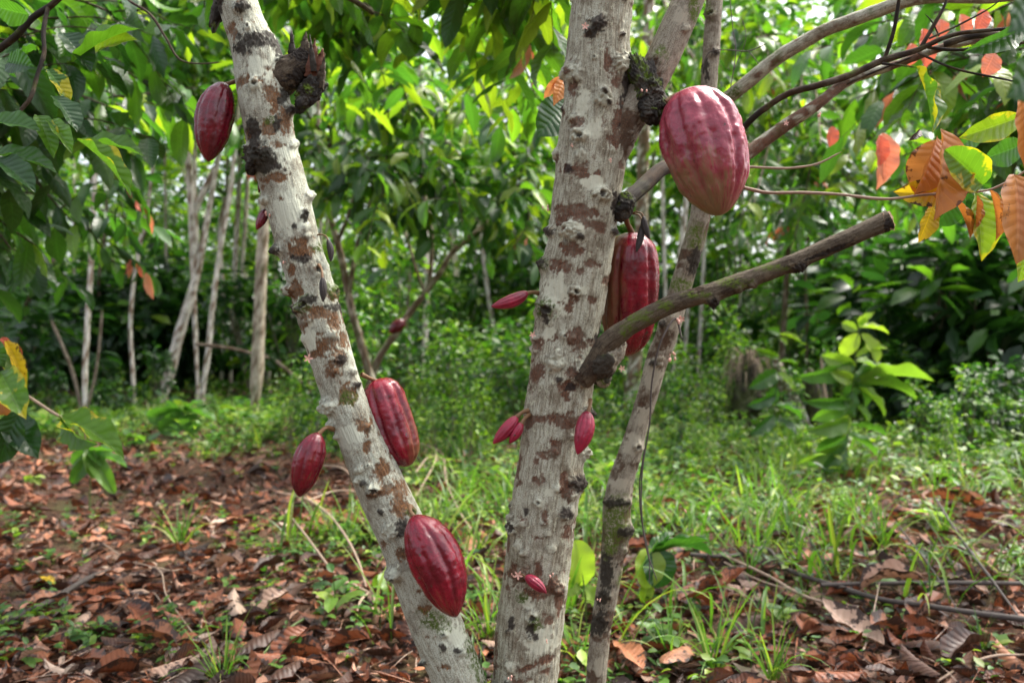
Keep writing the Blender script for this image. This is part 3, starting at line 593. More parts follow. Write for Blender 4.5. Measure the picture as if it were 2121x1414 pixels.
# ---- thin right tree
t3 = empty('cacao_tree', groundc(P(1215, 0, 1.8)[0], 1.8), 'slender right cacao tree with brown bark, moss bands and long side branches', 'tree', 'cacao trees standing close')
ctrlR = [(1488, -150, 34), (1480, 0, 34), (1474, 90, 34), (1467, 200, 34), (1460, 300, 40), (1452, 440, 43), (1427, 536, 44), (1406, 607, 45), (1386, 678, 45), (1360, 748, 46), (1341, 819, 42), (1319, 890, 42), (1306, 936, 48), (1284, 1009, 53), (1279, 1045, 58), (1274, 1118, 55), (1268, 1160, 49), (1257, 1227, 47), (1245, 1300, 43), (1234, 1409, 42), (1224, 1520, 46), (1218, 1640, 60)]
trunk('trunk', ctrlR, Yr, M_BARK_R, t3, 600, 90, seed=17, rnd=0.57, lump=0.07, nrand=16,
  knobs=[(1300, 1098, 13, 12, 2), (1265, 1040, 12, 10, 2), (1298, 1040, 8, 8, 2), (1390, 655, 9, 7, 0)], mosses=[(1440, 490, 18, 26), (1412, 590, 22, 16), (1275, 1065, 30, 34), (1272, 1110, 24, 30), (1262, 1140, 16, 18), (1288, 1200, 8, 20), (1468, 20, 8, 20)],
  darks=[(1280, 1040, 26, 7), (1258, 1180, 16, 40), (1240, 1290, 22, 26), (1440, 540, 16, 30), (1462, 140, 7, 20), (1290, 1100, 12, 10), (1250, 1240, 14, 20)], pales=[(1350, 780, 20, 30), (1310, 920, 18, 25), (1282, 1000, 20, 14), (1395, 660, 14, 20), (1240, 1380, 14, 20), (1262, 1120, 8, 12), (1330, 860, 14, 20)], patches=[(1330, 840, 10, 16), (1345, 735, 22, 8), (1376, 700, 16, 18)])
tube_obj('branch', [([P(1462, 262, 1.8), P(1490, 221, 1.78), P(1550, 170, 1.75), P(1611, 120, 1.72), P(1660, 90, 1.7), P(1711, 62, 1.68), P(1760, 44, 1.66), P(1812, 25, 1.64), P(1862, 6, 1.62), P(1912, -2, 1.6), P(2060, -4, 1.55), P(2200, -20, 1.5)], np.array([32, 31, 30, 29, 28, 27, 27, 27, 26, 22, 19, 17]) / 2 / F * 1.68)], M_BARK_C, t3, 28, 0.006, 0.2, 0.15, 0.2, 0.03)
YD = 1.6
tube_obj('branch', [([P(1460, 330, 1.8), P(1523, 281, 1.72), P(1576, 231, 1.66), P(1636, 193, 1.63), P(1691, 178, YD), P(1762, 155, YD), P(1827, 126, 1.58), P(1902, 103, 1.56), P(1962, 76, 1.54), P(2083, 60, 1.5), P(2180, 50, 1.48)], np.array([14, 14, 14, 13, 14, 14, 14, 12, 9, 7, 6]) / 2 / F * YD),
   ([P(1832, 122, 1.58), P(1848, 76, 1.56), P(1862, 0, 1.54), P(1870, -60, 1.52)], np.array([9, 8, 7, 6]) / 2 / F * 1.56), ([P(1906, 101, 1.56), P(1930, 60, 1.55), P(1957, 10, 1.54), P(1970, -40, 1.54)], np.array([9, 8, 6, 5]) / 2 / F * 1.55),
   ([P(1902, 110, 1.56), P(1970, 140, 1.53), P(2073, 163, 1.5), P(2160, 180, 1.48)], np.array([5, 5, 4, 3]) / 2 / F * 1.53), ([P(1920, 98, 1.56), P(1960, 103, 1.55), P(2030, 101, 1.53), P(2150, 84, 1.5)], np.array([7, 7, 6, 6]) / 2 / F * 1.53),
   ([P(1827, 132, 1.57), P(1870, 136, 1.56), P(1897, 140, 1.55)], np.array([6, 4, 3]) / 2 / F * 1.56), ([P(1720, 190, 1.62), P(1790, 158, 1.6), P(1890, 118, 1.58)], np.array([5, 5, 4]) / 2 / F * 1.6), ([P(1955, 92, 1.58), P(2010, 76, 1.56), P(2110, 72, 1.54)], np.array([15, 14, 12]) / 2 / F * 1.56),
   ([P(1925, 80, 1.56), P(2000, 45, 1.55), P(2060, 10, 1.54), P(2090, -20, 1.54)], np.array([4, 4, 3, 3]) / 2 / F * 1.55), ([P(1945, 75, 1.56), P(1930, 45, 1.56), P(1915, 28, 1.56)], np.array([3, 2.5, 2]) / 2 / F * 1.55)], M_BARK_D, t3, 14, 0.006, 0.3, 0.1, 0.3, 0.35)
# hanging vine beside the thin trunk
tv = tube_obj('hanging_vine', [([P(1412, 700, 1.75), P(1400, 660, 1.76), P(1372, 700, 1.74), P(1352, 780, 1.74), P(1345, 880, 1.74), P(1332, 960, 1.74), P(1329, 1060, 1.73), P(1340, 1140, 1.72), P(1362, 1205, 1.71)], [.0022, .0025, .0022, .002, .0018, .0018, .0016, .0014, .001]),
   ([P(1335, 930, 1.74), P(1325, 1000, 1.74), P(1328, 1070, 1.74), P(1345, 1160, 1.73), P(1345, 1210, 1.72)], [.0016, .0016, .0016, .0012, .001])], M_TWIGD, None, 6, 0.01, 0.2)
tag(tv, 'thin brown vine dangling beside the slender mossy trunk', 'vine')
tv = tube_obj('hanging_vine', [([P(1512, 0, 1.75), P(1518, 60, 1.75), P(1524, 110, 1.75), P(1520, 140, 1.75), P(1512, 190, 1.74)], [.001, .001, .0012, .0012, .001]), ([P(1452, 150, 1.76), P(1470, 108, 1.75), P(1510, 104, 1.74), P(1550, 106, 1.74), P(1590, 90, 1.73)], [.001, .0012, .0012, .0012, .001]), ([P(1550, 106, 1.74), P(1566, 125, 1.74), P(1580, 150, 1.74)], [.001, .001, .0008]), ([P(1518, 150, 1.75), P(1545, 70, 1.74), P(1535, 35, 1.74)], [.0008, .0008, .0008])], M_TWIGD, None, 5, 0.01, 0.2)
tag(tv, 'wiry bare vine tangled beside the top of the slender trunk', 'vine')

# ---------------------------------------------------------------- pods
PR_N = ([0, .015, .05, .12, .25, .4, .55, .7, .82, .9, .96, .985, 1], [0, .20, .40, .66, .90, 1, .97, .85, .66, .45, .24, .12, 0])
PR_B = ([0, .01, .04, .1, .2, .35, .5, .65, .8, .9, .96, .99, 1], [0, .28, .56, .80, .94, 1, 1, .97, .86, .64, .38, .18, 0])
PR_M = ([0, .01, .04, .1, .2, .33, .47, .6, .73, .84, .92, .97, .99, 1], [0, .25, .48, .70, .89, .99, 1, .96, .84, .65, .44, .26, .13, 0])
PR_S = ([0, .02, .06, .14, .28, .45, .6, .75, .87, .94, .98, 1], [0, .30, .52, .74, .95, 1, .93, .74, .47, .27, .12, 0])
def pod(label, top, tip, wpx, mat, stalk, prof=PR_N, seed=0, groove=0.085, wart=0.03, spin=0.0, blush=(0, 0, 0, 0), nr=170, nk=170, bend=0.0, group='red cacao pods', name='cacao_pod', stalkr=0.0035, husk='husk', five=0.55):
    a = P(*top); b = P(*tip); L = np.linalg.norm(b - a); ax = nrm(b - a)
    rad = wpx / 2 / F * (top[2] + tip[2]) / 2
    e1 = nrm(np.cross(ax, np.array([0, -1.0, 0]))); e2 = np.cross(ax, e1)   # e2 points about towards the lens
    if e2[1] > 0: e2 = -e2; e1 = -e1
    s = 0.5 - 0.5 * np.cos(np.linspace(0, np.pi, nr)); th = np.linspace(0, 2 * np.pi, nk, endpoint=False)
    prr = np.interp(s, prof[0], prof[1])
    k_ = np.ones(7) / 7; pr2 = np.convolve(np.pad(prr, 3, 'edge'), k_, 'valid'); pr2[0] = 0; pr2[-1] = 0
    S, T = np.meshgrid(s, th, indexing='ij'); PRM = np.repeat(pr2[:, None], nk, 1)
    A = T + spin
    base = np.stack([np.cos(T) * 0.5, np.sin(T) * 0.5, S * L / rad / 2], -1).reshape(-1, 3)
    wob = (fbm(base * np.array([0.8, .8, 1.2]) + seed, 2, 61).reshape(nr, nk) - 0.5) * 0.35
    g5 = np.exp(-(np.abs(((A + wob) * 5 / (2 * np.pi) + .5) % 1 - .5) / 0.10) ** 2)
    g10 = np.exp(-(np.abs(((A + wob) * 5 / (2 * np.pi)) % 1 - .5) / 0.09) ** 2)
    env = np.clip(np.sin(np.pi * np.clip(S, .0, 1)) * 1.6, 0, 1) * sstep(0, .05, S) ** .5
    G = (g5 + five * g10) * env
    wn = fbm(base * np.array([5, 5, 3.2]) + seed, 2, 62).reshape(nr, nk) - 0.5
    wn2 = fbm(base * 11 + seed, 2, 63).reshape(nr, nk) - 0.5
    wn3 = np.clip(vnoise(base * np.array([17, 17, 13]) + seed, 64).reshape(nr, nk) - .62, 0, 1); wn4 = np.clip(vnoise(base * np.array([9, 9, 7]) + seed + 3, 65).reshape(nr, nk) - .6, 0, 1)
    rr = rad * PRM * (1 - groove * G + wart * 2.0 * wn * env + wart * 0.9 * wn2 * env + (wart * 1.1 * wn3 + wart * 1.2 * wn4) * env)
    V = a + ax * (S * L)[..., None] + e1 * (rr * np.cos(T))[..., None] + e2 * (rr * np.sin(T))[..., None]
    V = V + e1 * (bend * L * 4 * S * (1 - S))[..., None]
    V = V.reshape(-1, 3); S_ = S.ravel()
    bl = blush[0] + blush[1] * (np.cos(T).ravel()) + blush[2] * np.sin(T).ravel() + blush[3] * (S_ - .5)
    bc = base * rad * 2
    root = empty(name, a, label, 'cacao pod', group)
    hk = mesh(husk, V, grid_quads(nr, nk), mat, None, {'bark_co': bc + seed * .1, 'blush': bl, 'groove': G.ravel(), 'patch': 0 * bl, 'pale': 0 * bl, 'moss': 0 * bl, 'dark': 0 * bl}, root)
    sp = [P(*q) for q in stalk] + [a + ax * 0.006]
    sr = [stalkr * 1.3] + [stalkr] * (len(stalk) - 1) + [stalkr * 1.35]
    tube_obj('stalk', [(sp, sr)], M_STALK, root, 12, 0.002, 0.2)
    return root
pod('dark maroon pod hanging from the upper left side of the leaning trunk', (464, 170, 1.34), (431, 335, 1.33), 77, M_POD, [(490, 168, 1.36), (478, 172, 1.35)], seed=1, spin=.3, wart=.044, bend=-0.03, groove=.085)
pod('grooved red pod behind the right edge of the leaning trunk', (782, 784, 1.40), (847, 965, 1.39), 98, M_POD2, [(748, 775, 1.38), (768, 784, 1.39)], PR_B, seed=2, spin=-.55, groove=.13, wart=.032, blush=(-.1, .55, .1, .45), bend=-0.03)
pod('small dark red pod on a short stalk left of the leaning trunk', (659, 895, 1.31), (619, 1029, 1.30), 66, M_POD, [(690, 888, 1.34), (674, 886, 1.32)], seed=3, spin=.9, groove=.085, wart=.026, blush=(.1, .1, .1, .1), bend=-.02)
pod('large glossy crimson pod in front of the lower leaning trunk', (857, 1066, 1.285), (945, 1278, 1.27), 112, M_POD2, [(850, 1048, 1.31), (850, 1058, 1.295)], seed=4, spin=.05, groove=.10, wart=.045, blush=(.02, -.1, .1, .5), bend=.035)
pod('biggest pod, pink with green tinge, hanging under the black burl', (1424, 186, 1.36), (1494, 446, 1.34), 172, M_PODP, [(1380, 212, 1.36), (1400, 196, 1.36)], PR_M, seed=5, spin=.18, groove=.115, wart=.052, blush=(.18, -.25, .1, .85), bend=.015, nr=230, nk=230)
pod('long red pod tucked behind the central trunk above the cut branch', (1310, 480, 1.46), (1299, 738, 1.50), 118, M_POD2, [(1294, 440, 1.42), (1299, 462, 1.44), (1305, 474, 1.455)], PR_B, seed=6, spin=.32, groove=.12, wart=.032, blush=(.05, -.75, .1, .2), stalkr=.005, nr=200, nk=200, bend=.0)
pod('small pink-red pod sticking out sideways left of the central trunk', (1094, 606, 1.39), (1017, 635, 1.38), 29, M_PODS, [(1115, 607, 1.41), (1105, 605, 1.40)], PR_S, 7, .09, .02, .3, (0, 0, -.3, 0), 80, 80, .05, 'small young cacao pods')
pod('left one of two small red pods sharing a stalk on the central trunk', (1072, 862, 1.38), (1021, 919, 1.37), 29, M_PODS, [(1095, 850, 1.39), (1083, 853, 1.385), (1077, 857, 1.38)], PR_S, 8, .09, .02, .1, (0, 0, 0, 0), 80, 80, .02, 'small young cacao pods')
pod('right and smaller one of two small red pods sharing a stalk', (1081, 875, 1.375), (1055, 918, 1.37), 22, M_PODS, [(1096, 858, 1.39), (1087, 866, 1.38)], PR_S, 9, .09, .02, .5, (0, 0, 0, 0), 80, 80, .02, 'small young cacao pods')
pod('slim rose-red pod hanging on the right front of the central trunk', (1218, 851, 1.34), (1196, 941, 1.325), 40, M_PODS, [(1223, 828, 1.36), (1222, 840, 1.345)], PR_S, 10, .09, .022, .2, (.1, 0, 0, .1), 110, 110, .03, 'small young cacao pods', stalkr=.003)
pod('tiny magenta pod lying against the lower central trunk beside a flower', (1088, 1192, 1.345), (1132, 1228, 1.335), 25, M_PODS, [(1074, 1188, 1.355), (1082, 1190, 1.35)], PR_S, 11, .10, .02, .4, (-.3, 0, 0, 0), 80, 80, .03, 'small young cacao pods', stalkr=.0018)
pod('tiny dark red pod beside pink buds left of the leaning trunk', (551, 433, 1.35), (531, 476, 1.34), 21, M_POD, [(570, 428, 1.36), (558, 428, 1.355)], PR_S, 12, .08, .02, .4, (0, 0, 0, 0), 60, 60, .02, 'small young cacao pods', stalkr=.002)
pod('tiny red pod half hidden behind the leaning trunk', (545, 352, 1.40), (536, 400, 1.40), 14, M_POD, [(560, 350, 1.40), (552, 346, 1.40)], PR_S, 13, .08, .02, .4, (0, 0, 0, 0), 60, 60, .02, 'small young cacao pods', stalkr=.002)
G_B = 'shrivelled black pods'
pod('shrivelled black pod on a curved stalk right of the leaning trunk', (679, 496, 1.345), (685, 543, 1.34), 14, M_BLACKPOD, [(655, 487, 1.35), (668, 486, 1.345), (676, 490, 1.345)], PR_S, 14, .13, .05, .4, (0, 0, 0, 0), 60, 60, 0.06, G_B, stalkr=.0013)
pod('shrivelled black pod hanging on the front of the leaning trunk', (668, 574, 1.30), (669, 626, 1.295), 16, M_BLACKPOD, [(660, 548, 1.325), (666, 558, 1.31)], PR_S, 15, .13, .05, .1, (0, 0, 0, 0), 60, 60, 0.02, G_B, stalkr=.002)
pod('left one of two shrivelled black pods over the long red pod', (1329, 466, 1.40), (1317, 523, 1.39), 15, M_BLACKPOD, [(1310, 442, 1.41), (1324, 446, 1.405), (1329, 456, 1.40)], PR_S, 16, .13, .05, .1, (0, 0, 0, 0), 60, 60, 0.05, G_B, stalkr=.0014)
pod('right one of two shrivelled black pods over the long red pod', (1333, 447, 1.395), (1346, 496, 1.39), 15, M_BLACKPOD, [(1309, 442, 1.41), (1320, 439, 1.40), (1329, 442, 1.397)], PR_S, 17, .13, .05, .7, (0, 0, 0, 0), 60, 60, -0.06, G_B, stalkr=.0014)

# ---------------------------------------------------------------- flowers: parts of the trees
def flower(px, py, Y, r, parent, petals=5, seed=0, bud=False):
    c = P(px, py, Y); s = r / F * Y; r_ = np.random.default_rng(seed); VV = []; QQ = []; off = 0
    n = 2 if bud else petals
    if bud:
        for k in range(3):
            cc = c + r_.uniform(-1, 1, 3) * s * 1.1; u = np.linspace(0, np.pi, 7); v = np.linspace(0, 6.283, 8, endpoint=False)
            U, W = np.meshgrid(u, v, indexing='ij'); q = np.stack([np.sin(U) * np.cos(W) * .45, np.sin(U) * np.sin(W) * .45, np.cos(U) * .75], -1).reshape(-1, 3) * s * r_.uniform(.6, 1)
            VV.append(cc + q); QQ.append(grid_quads(7, 8, off)); off += 56
    else:
        for k in range(n):
            an = k / n * 6.283 + seed; d = np.array([math.cos(an), -.35, math.sin(an)])
            V, Q, uv = leaf_template(4, 2, 'simple', .3, .5, 0, 0, .42, 0, k)
            M = leaf_frames(d[None], np.array([[0, -1., 0]]))[0]
            VV.append(c + (V * s) @ M.T); QQ.append(Q + off); off += len(V)
    o = mesh('flower_bud' if bud else 'flower', np.concatenate(VV), np.concatenate(QQ), M_FLOWER, None, None, parent)
for i, (x, y, Y, r, p_, b) in enumerate([(639, 742, 1.31, 11, t1, 0), (1073, 1190, 1.335, 11, t2, 0), (1062, 1190, 1.34, 4, t2, 1), (557, 445, 1.33, 6, t1, 1), (1212, 55, 1.345, 9, t2, 0), (1336, 187, 1.33, 6, t2, 1), (1402, 660, 1.76, 7, t3, 1), (1412, 661, 1.76, 8, t3, 0), (1392, 742, 1.75, 7, t3, 1), (1393, 735, 1.75, 5, t3, 1), (588, 546, 1.33, 5, t1, 1), (1103, 693, 1.36, 8, t2, 0), (1288, 763, 1.33, 8, t2, 0),
        (1130, 430, 1.40, 6, t2, 1), (1628, 255, 1.58, 7, t3, 0), (1420, 1060, 1.7, 4, t3, 1), (1058, 1402, 1.33, 5, t2, 1), (1240, 1240, 1.74, 4, t3, 1), (1140, 1190, 1.335, 5, t2, 1), (1134, 1330, 1.335, 4, t2, 1), (1697, 236, 1.56, 5, t3, 1), (1182, 300, 1.36, 4, t2, 1), (1266, 332, 1.35, 4, t2, 1)]):
    flower(x, y, Y, r, p_, 5, i, bool(b))


# ================================================================ GROUND
def mat_ground():
    t = NT('forest_soil'); g = t.n('ShaderNodeNewGeometry'); p = g.outputs['Position']
    a = t.noise(p, 1.6, 4, 0.6); b = t.noise(p, 26, 5, 0.7); c = t.noise(p, 140, 3, 0.7)
    col = t.mix(t.smooth(b, 0.35, 0.65), (0.030, 0.018, 0.011), (0.115, 0.058, 0.034))
    col = t.mix(t.math('MULTIPLY', t.smooth(c, 0.45, 0.7), 0.6), col, (0.17, 0.095, 0.06))
    col = t.mix(t.math('MULTIPLY', t.smooth(a, 0.5, 0.62), 0.5), col, (0.055, 0.075, 0.022))
    return t.done(t.principled(col, 0.9, t.bump(t.math('ADD', b, t.math('MULTIPLY', c, .5)), 1.0, 0.02), 0.2))
def axis_pts(lo, hi, fine_lo, fine_hi, fine, coarse):
    a = list(np.arange(fine_lo, fine_hi, fine)); x = fine_lo; st = fine; L = []
    while x > lo: st = min(st * 1.25, coarse); x -= st; L.append(x)
    x = a[-1]; st = fine; H = []
    while x < hi: st = min(st * 1.25, coarse); x += st; H.append(x)
    return np.array(L[::-1] + a + H)
gx = axis_pts(-140, 140, -4, 4, 0.06, 8); gy = axis_pts(-60, 220, 0, 9, 0.06, 8)
GX, GY = np.meshgrid(gx, gy, indexing='xy')
GZ = gz(GX.ravel(), GY.ravel()) - 0.006 + 0.02 * (fbm(np.stack([GX.ravel() * 9, GY.ravel() * 9, 0 * GX.ravel()], 1), 2, 71) - .5)
nx_, ny_ = len(gx), len(gy); i_ = np.arange(ny_ - 1)[:, None] * nx_; k_ = np.arange(nx_ - 1)[None, :]
gq = np.stack([i_ + k_, i_ + k_ + 1, i_ + nx_ + k_ + 1, i_ + nx_ + k_], -1).reshape(-1, 4)
tag(mesh('ground', np.stack([GX.ravel(), GY.ravel(), GZ], 1), gq, mat_ground()), kind='structure')

def greenness(X, Y):
    q = X / Y; n = fbm(np.stack([X * 1.1, Y * 1.1, 0 * X], 1), 3, 81) - .5
    g = sstep(-.27, -.06, q + 0.35 * n) * (0.40 + 0.60 * sstep(2.9, 4.2, Y + 1.4 * n))
    g = g * (1 - 0.5 * sstep(.30, .5, q + .3 * n) * sstep(7, 5, Y))
    return np.maximum(g, sstep(6.6, 9.0, Y + 2.5 * n) * 0.95)
def wedge(n, y0, y1, r, pw=1.0, m=0.72):
    Y = y0 + (y1 - y0) * r.uniform(0, 1, n) ** pw; X = r.uniform(-m, m, n) * Y
    return X, Y
rg = np.random.default_rng(5)
# ---- leaf litter too many to count
X, Y = wedge(13000, 1.9, 10.5, rg, 1.25)
keep = rg.uniform(0, 1, len(X)) > 0.45 * greenness(X, Y) * sstep(3, 6, Y); X, Y = X[keep], Y[keep]; n = len(X)
ln = np.minimum(rg.gamma(2.2, .024, n) + .02, .15) + .012 * (Y > 5); hd = rg.uniform(0, 6.283, n)
tilt = rg.normal(0, .18, n); d = np.stack([np.cos(hd), np.sin(hd), tilt], 1); up = np.stack([rg.normal(0, .24, n), rg.normal(0, .24, n), np.ones(n) * rg.choice([1, 1, -1], n)], 1)
tn = tints(n, rg, .48, .27)
V, Q, UV, TT = batch(DRY_T, np.stack([X, Y, gz(X, Y) + rg.uniform(.004, .03, n)], 1), leaf_frames(d, up), ln, ln * rg.uniform(.75, 1.3, n), tn, rg)
tag(mesh('leaf_litter', V, Q, M_DRY, UV, None, None, TT), 'layer of small brown dead leaves covering the soil', 'leaf litter', kind='stuff')
# crumbs: bits of broken leaf, short twigs
n = 9000; X, Y = wedge(n, 1.9, 6.5, rg, 1.3); hd = rg.uniform(0, 6.283, n)
d = np.stack([np.cos(hd), np.sin(hd), rg.normal(0, .5, n)], 1); up = rg.normal(0, .6, (n, 3)) + [0, 0, 1]; ln = rg.uniform(.008, .035, n)
V, Q, UV, TT = batch(FAR_T, np.stack([X, Y, gz(X, Y) + rg.uniform(.002, .02, n)], 1), leaf_frames(d, up), ln, ln * rg.uniform(.3, 2.0, n), tints(n, rg, .5, .28), rg)
tag(mesh('litter_crumbs', V, Q, M_DRY, UV, None, None, TT), 'crumbled bits of dry leaf scattered over the soil', 'leaf debris', kind='stuff')

n = 3600; X, Y = wedge(n, 1.9, 7, rg, 1.2); hd = rg.uniform(0, 6.283, n); ln = rg.uniform(.05, .26, n)
d = np.stack([np.cos(hd), np.sin(hd), rg.normal(0.02, .12, n)], 1)
V, Q, UV, TT = batch(BLADE_T[:2] + BLADE_T[4:], np.stack([X, Y, gz(X, Y) + rg.uniform(.012, .045, n)], 1), leaf_frames(d, rg.normal(0, .5, (n, 3)) + [0, 0, 1]), ln, ln * rg.uniform(.25, .7, n), tints(n, rg, .72, .22), rg)
tag(mesh('dry_stalks', V, Q, M_DRY, UV, None, None, TT), 'thin dry stalks and leaf ribs strewn over the litter', 'dry stalks', kind='stuff')
# ---- big fallen leaves, each a thing
DV = []
KIND = [('dark chocolate brown fallen leaf lying in the litter', .15, 'dark brown fallen leaves'), ('rust red-brown fallen leaf lying in the litter', .45, 'rust brown fallen leaves'), ('light copper brown fallen leaf curled on the litter', .66, 'copper brown fallen leaves'), ('pale greyish tan fallen leaf lying on the litter', .9, 'pale tan fallen leaves')]
DB = [leaf_template(20, 8, 'cacao', f, dd, wv * .5, c * .7, .40, tw, 60 + i) for i, (f, dd, wv, c, tw) in enumerate([(.08, .25, .05, .10, .3), (.3, -.5, .05, .12, -.6), (.05, .6, .06, -.16, .6), (.4, .2, .05, .2, .4), (-.15, -.2, .06, -.2, -.5), (.15, 1.1, .06, .25, .7), (.0, .1, .08, .05, .4)])]
protos = {}
def fallen(k, sh, X, Y, ln, hd, tx=0.0, ty=0.0, z=.018, label=None, mat=None, tn=None, group=True):
    key = (k, sh, mat.name if mat else '')
    if key not in protos:
        V, Q, uv = DB[sh]; tt = np.tile(np.array([KIND[k][1] if tn is None else tn, rg.uniform(.2, .9), .5]), (len(V), 1))
        Vp = V + np.array([0, -.45, 0]); Vp[:, 2] -= np.percentile(Vp[:, 2], 12); A = np.abs(uv[:, 0] - .5) * 2
        Vp[:, 2] += .007 * np.cos((uv[:, 1] * 10 - A ** .8 * 1.5) * 6.283) * (A > .05) * (A < .95)
        protos[key] = mesh('fallen_leaf', Vp, Q, mat or M_DRY, uv, None, None, tt); o = protos[key]
    else: o = protos[key].copy(); COL.objects.link(o)
    o.location = (X, Y, gz1(X, Y) + z); o.scale = (ln, ln, ln); o.rotation_euler = (tx, ty, hd)
    tag(o, label or KIND[k][0], 'dead leaf')
    if group: o['group'] = KIND[k][2]
    elif 'group' in o: del o['group']
    return o
pts_ = []
def gpt(px, py): 
    Y = CZ * F / (py - HZ)
    for _ in range(4): Y = (CZ - gz1((px - CX) / F * Y, Y)) * F / (py - HZ)
    return (px - CX) / F * Y, Y
cnt = 0
while cnt < 270:
    px = rg.uniform(-20, 2140); py = 905 + 530 * rg.uniform(0, 1) ** .8
    x, y = gpt(px, py)
    if rg.uniform() < 0.62 * greenness(np.array([x]), np.array([y]))[0]: continue
    if any(abs(a - x) + abs(b - y) < .055 for a, b in pts_): continue
    pts_.append((x, y)); k = rg.choice(4, p=[.22, .38, .24, .16])
    fallen(k, rg.integers(0, 7), x, y, rg.uniform(.085, .19) * (1.2 if rg.uniform() < .2 else 1), rg.uniform(0, 6.283), rg.normal(0, .11), rg.normal(0, .13), rg.uniform(.016, .04)); cnt += 1
# leaves that stand out
SP = [(60, 1082, .26, -1.35, 'large purplish brown quilted fallen leaf flat at the left edge', .2, 0), (205, 1282, .19, -1.1, 'rust red fallen leaf with clear veins beside a grey stick', .45, 0), (235, 1212, .20, -1.15, 'long pinkish brown rolled fallen leaf above a grey stick', .78, 6),
      (1985, 1062, .30, .75, 'large copper leaf arched over a fresh green leaf', .62, 3), (1770, 1330, .26, .4, 'pale tan crumpled leaf below the long dark stick', .93, 1), (1745, 1180, .24, 1.2, 'dry pinkish leaf wedged beside a grass clump', .8, 0), (665, 1105, .24, 1.3, 'flat rust leaf folded under dry bramble stems', .5, 1),
      (1300, 1395, .22, .3, 'reddish leaf lying right of the slender trunk foot', .6, 0), (1400, 1405, .22, -.5, 'salmon brown leaf lying far right of the slender trunk foot', .7, 2), (490, 1290, .19, .4, 'grey mauve fallen leaf with ragged edge in rust litter', .97, 4), (1840, 1260, .24, 1.3, 'pale brown leaf with torn tip under the long dark stick', .86, 5), (560, 1200, .17, -.7, 'slate grey folded fallen leaf among rust leaves', .1, 3)]
for px, py, l, h, lab, tnv, sh in SP:
    x, y = gpt(px, py); V, Q, uv = DB[sh]; A = np.abs(uv[:, 0] - .5) * 2; Vp = V + np.array([0, -.45, 0]); Vp[:, 2] -= np.percentile(Vp[:, 2], 10); Vp[:, 2] += .009 * np.cos((uv[:, 1] * 10 - A ** .8 * 1.5) * 6.283) * (A > .05) * (A < .95)
    o = mesh('fallen_leaf', Vp, Q, M_DRY, uv, None, None, np.tile([tnv, .7, .5], (len(V), 1))); o.location = (x, y, gz1(x, y) + .05); o.scale = (l, l, l); o.rotation_euler = (.12, rg.normal(0, .15), h); tag(o, lab, 'dead leaf')
for px, py, h, lab, m, tnv, l in [(1935, 1090, 1.2, 'fresh pale green leaf lying under a copper leaf', M_HERB, .75, .2), (2060, 958, .9, 'pale green fallen leaf on pinkish litter at the right', M_HERB, .9, .22), (98, 1232, 1.1, 'yellow fallen leaf on a blackened leaf near the left edge', M_YELL, .3, .1), (596, 1350, .4, 'small orange-yellow fallen leaf beside a seedling', M_YELL, .2, .06)]:
    x, y = gpt(px, py); V, Q, uv = DB[0]; o = mesh('fallen_leaf', V - np.array([0, .45, 0]), Q, m, uv, None, None, np.tile([tnv, .8, .5], (len(V), 1))); o.location = (x, y, gz1(x, y) + .06); o.scale = (l * 1.2, l, l); o.rotation_euler = (.25, .1, h); tag(o, lab, 'fallen leaf')

# ---- low green cover too many to count
def rosettes(X, Y, r, n_leaf, l0, l1, h0, h1, mean, sd, tall=0):
    m = len(X); idx = np.repeat(np.arange(m), n_leaf); N = len(idx); hd = r.uniform(0, 6.283, N)
    hm = r.uniform(h0, h1, m)
    if tall: hm = hm * (1 + tall * sstep(8.0, 10.5, Y) * sstep(-.22, -.12, X / Y))
    h = hm[idx] * r.uniform(.35, 1, N); d = np.stack([np.cos(hd), np.sin(hd), r.normal(.18, .3, N)], 1)
    sc = r.uniform(.6, 1.25, m)[idx]; ln = r.uniform(l0, l1, N) * sc
    pos = np.stack([X[idx], Y[idx], gz(X, Y)[idx] + h], 1) + d * (ln * .25)[:, None]
    up = np.stack([r.normal(0, .25, N), r.normal(0, .25, N), np.ones(N)], 1)
    tn = tints(N, r, mean, sd); tn[:, 0] = np.clip(tn[:, 0] + r.normal(0, .14, m)[idx], 0, 1)
    return batch(HERB_T, pos, leaf_frames(d, up), ln, ln * r.uniform(.8, 1.3, N), tn, r)
X, Y = wedge(17000, 2.2, 12, rg, .95); g = greenness(X, Y); pn = fbm(np.stack([X * 2.4, Y * 2.4, 0 * X], 1), 2, 91)
k = rg.uniform(0, 1, len(X)) < g * sstep(.42, .60, pn) + .012; X, Y = X[k], Y[k]
V, Q, UV, TT = rosettes(X, Y, rg, 7, .018, .046, .015, .10, .48, .26)
tag(mesh('ground_cover', V, Q, M_HERB, UV, None, None, TT), 'low carpet of tiny green herbs growing through dead leaves', 'ground cover', kind='stuff')
X, Y = wedge(2600, 7.5, 24, rg, .9, .75)
V, Q, UV, TT = rosettes(X, Y, rg, 10, .06, .16, .04, .28, .45, .25, 1.6)
tag(mesh('undergrowth', V, Q, M_HERB, UV, None, None, TT), 'knee high leafy undergrowth under the background trees', 'undergrowth', kind='stuff')
X, Y = wedge(5200, 4.6, 10.5, rg, .9, .74); g = greenness(X, Y); pn = fbm(np.stack([X * 1.5, Y * 1.5, 0 * X], 1), 2, 95); k = rg.uniform(0, 1, len(X)) < g * sstep(.38, .62, pn) * .8; X, Y = X[k], Y[k]
V, Q, UV, TT = rosettes(X, Y, rg, 9, .035, .085, .05, .30, .52, .26)
tag(mesh('weeds', V, Q, M_HERB, UV, None, None, TT), 'ankle high leafy weeds thickening towards the background', 'weeds', kind='stuff')
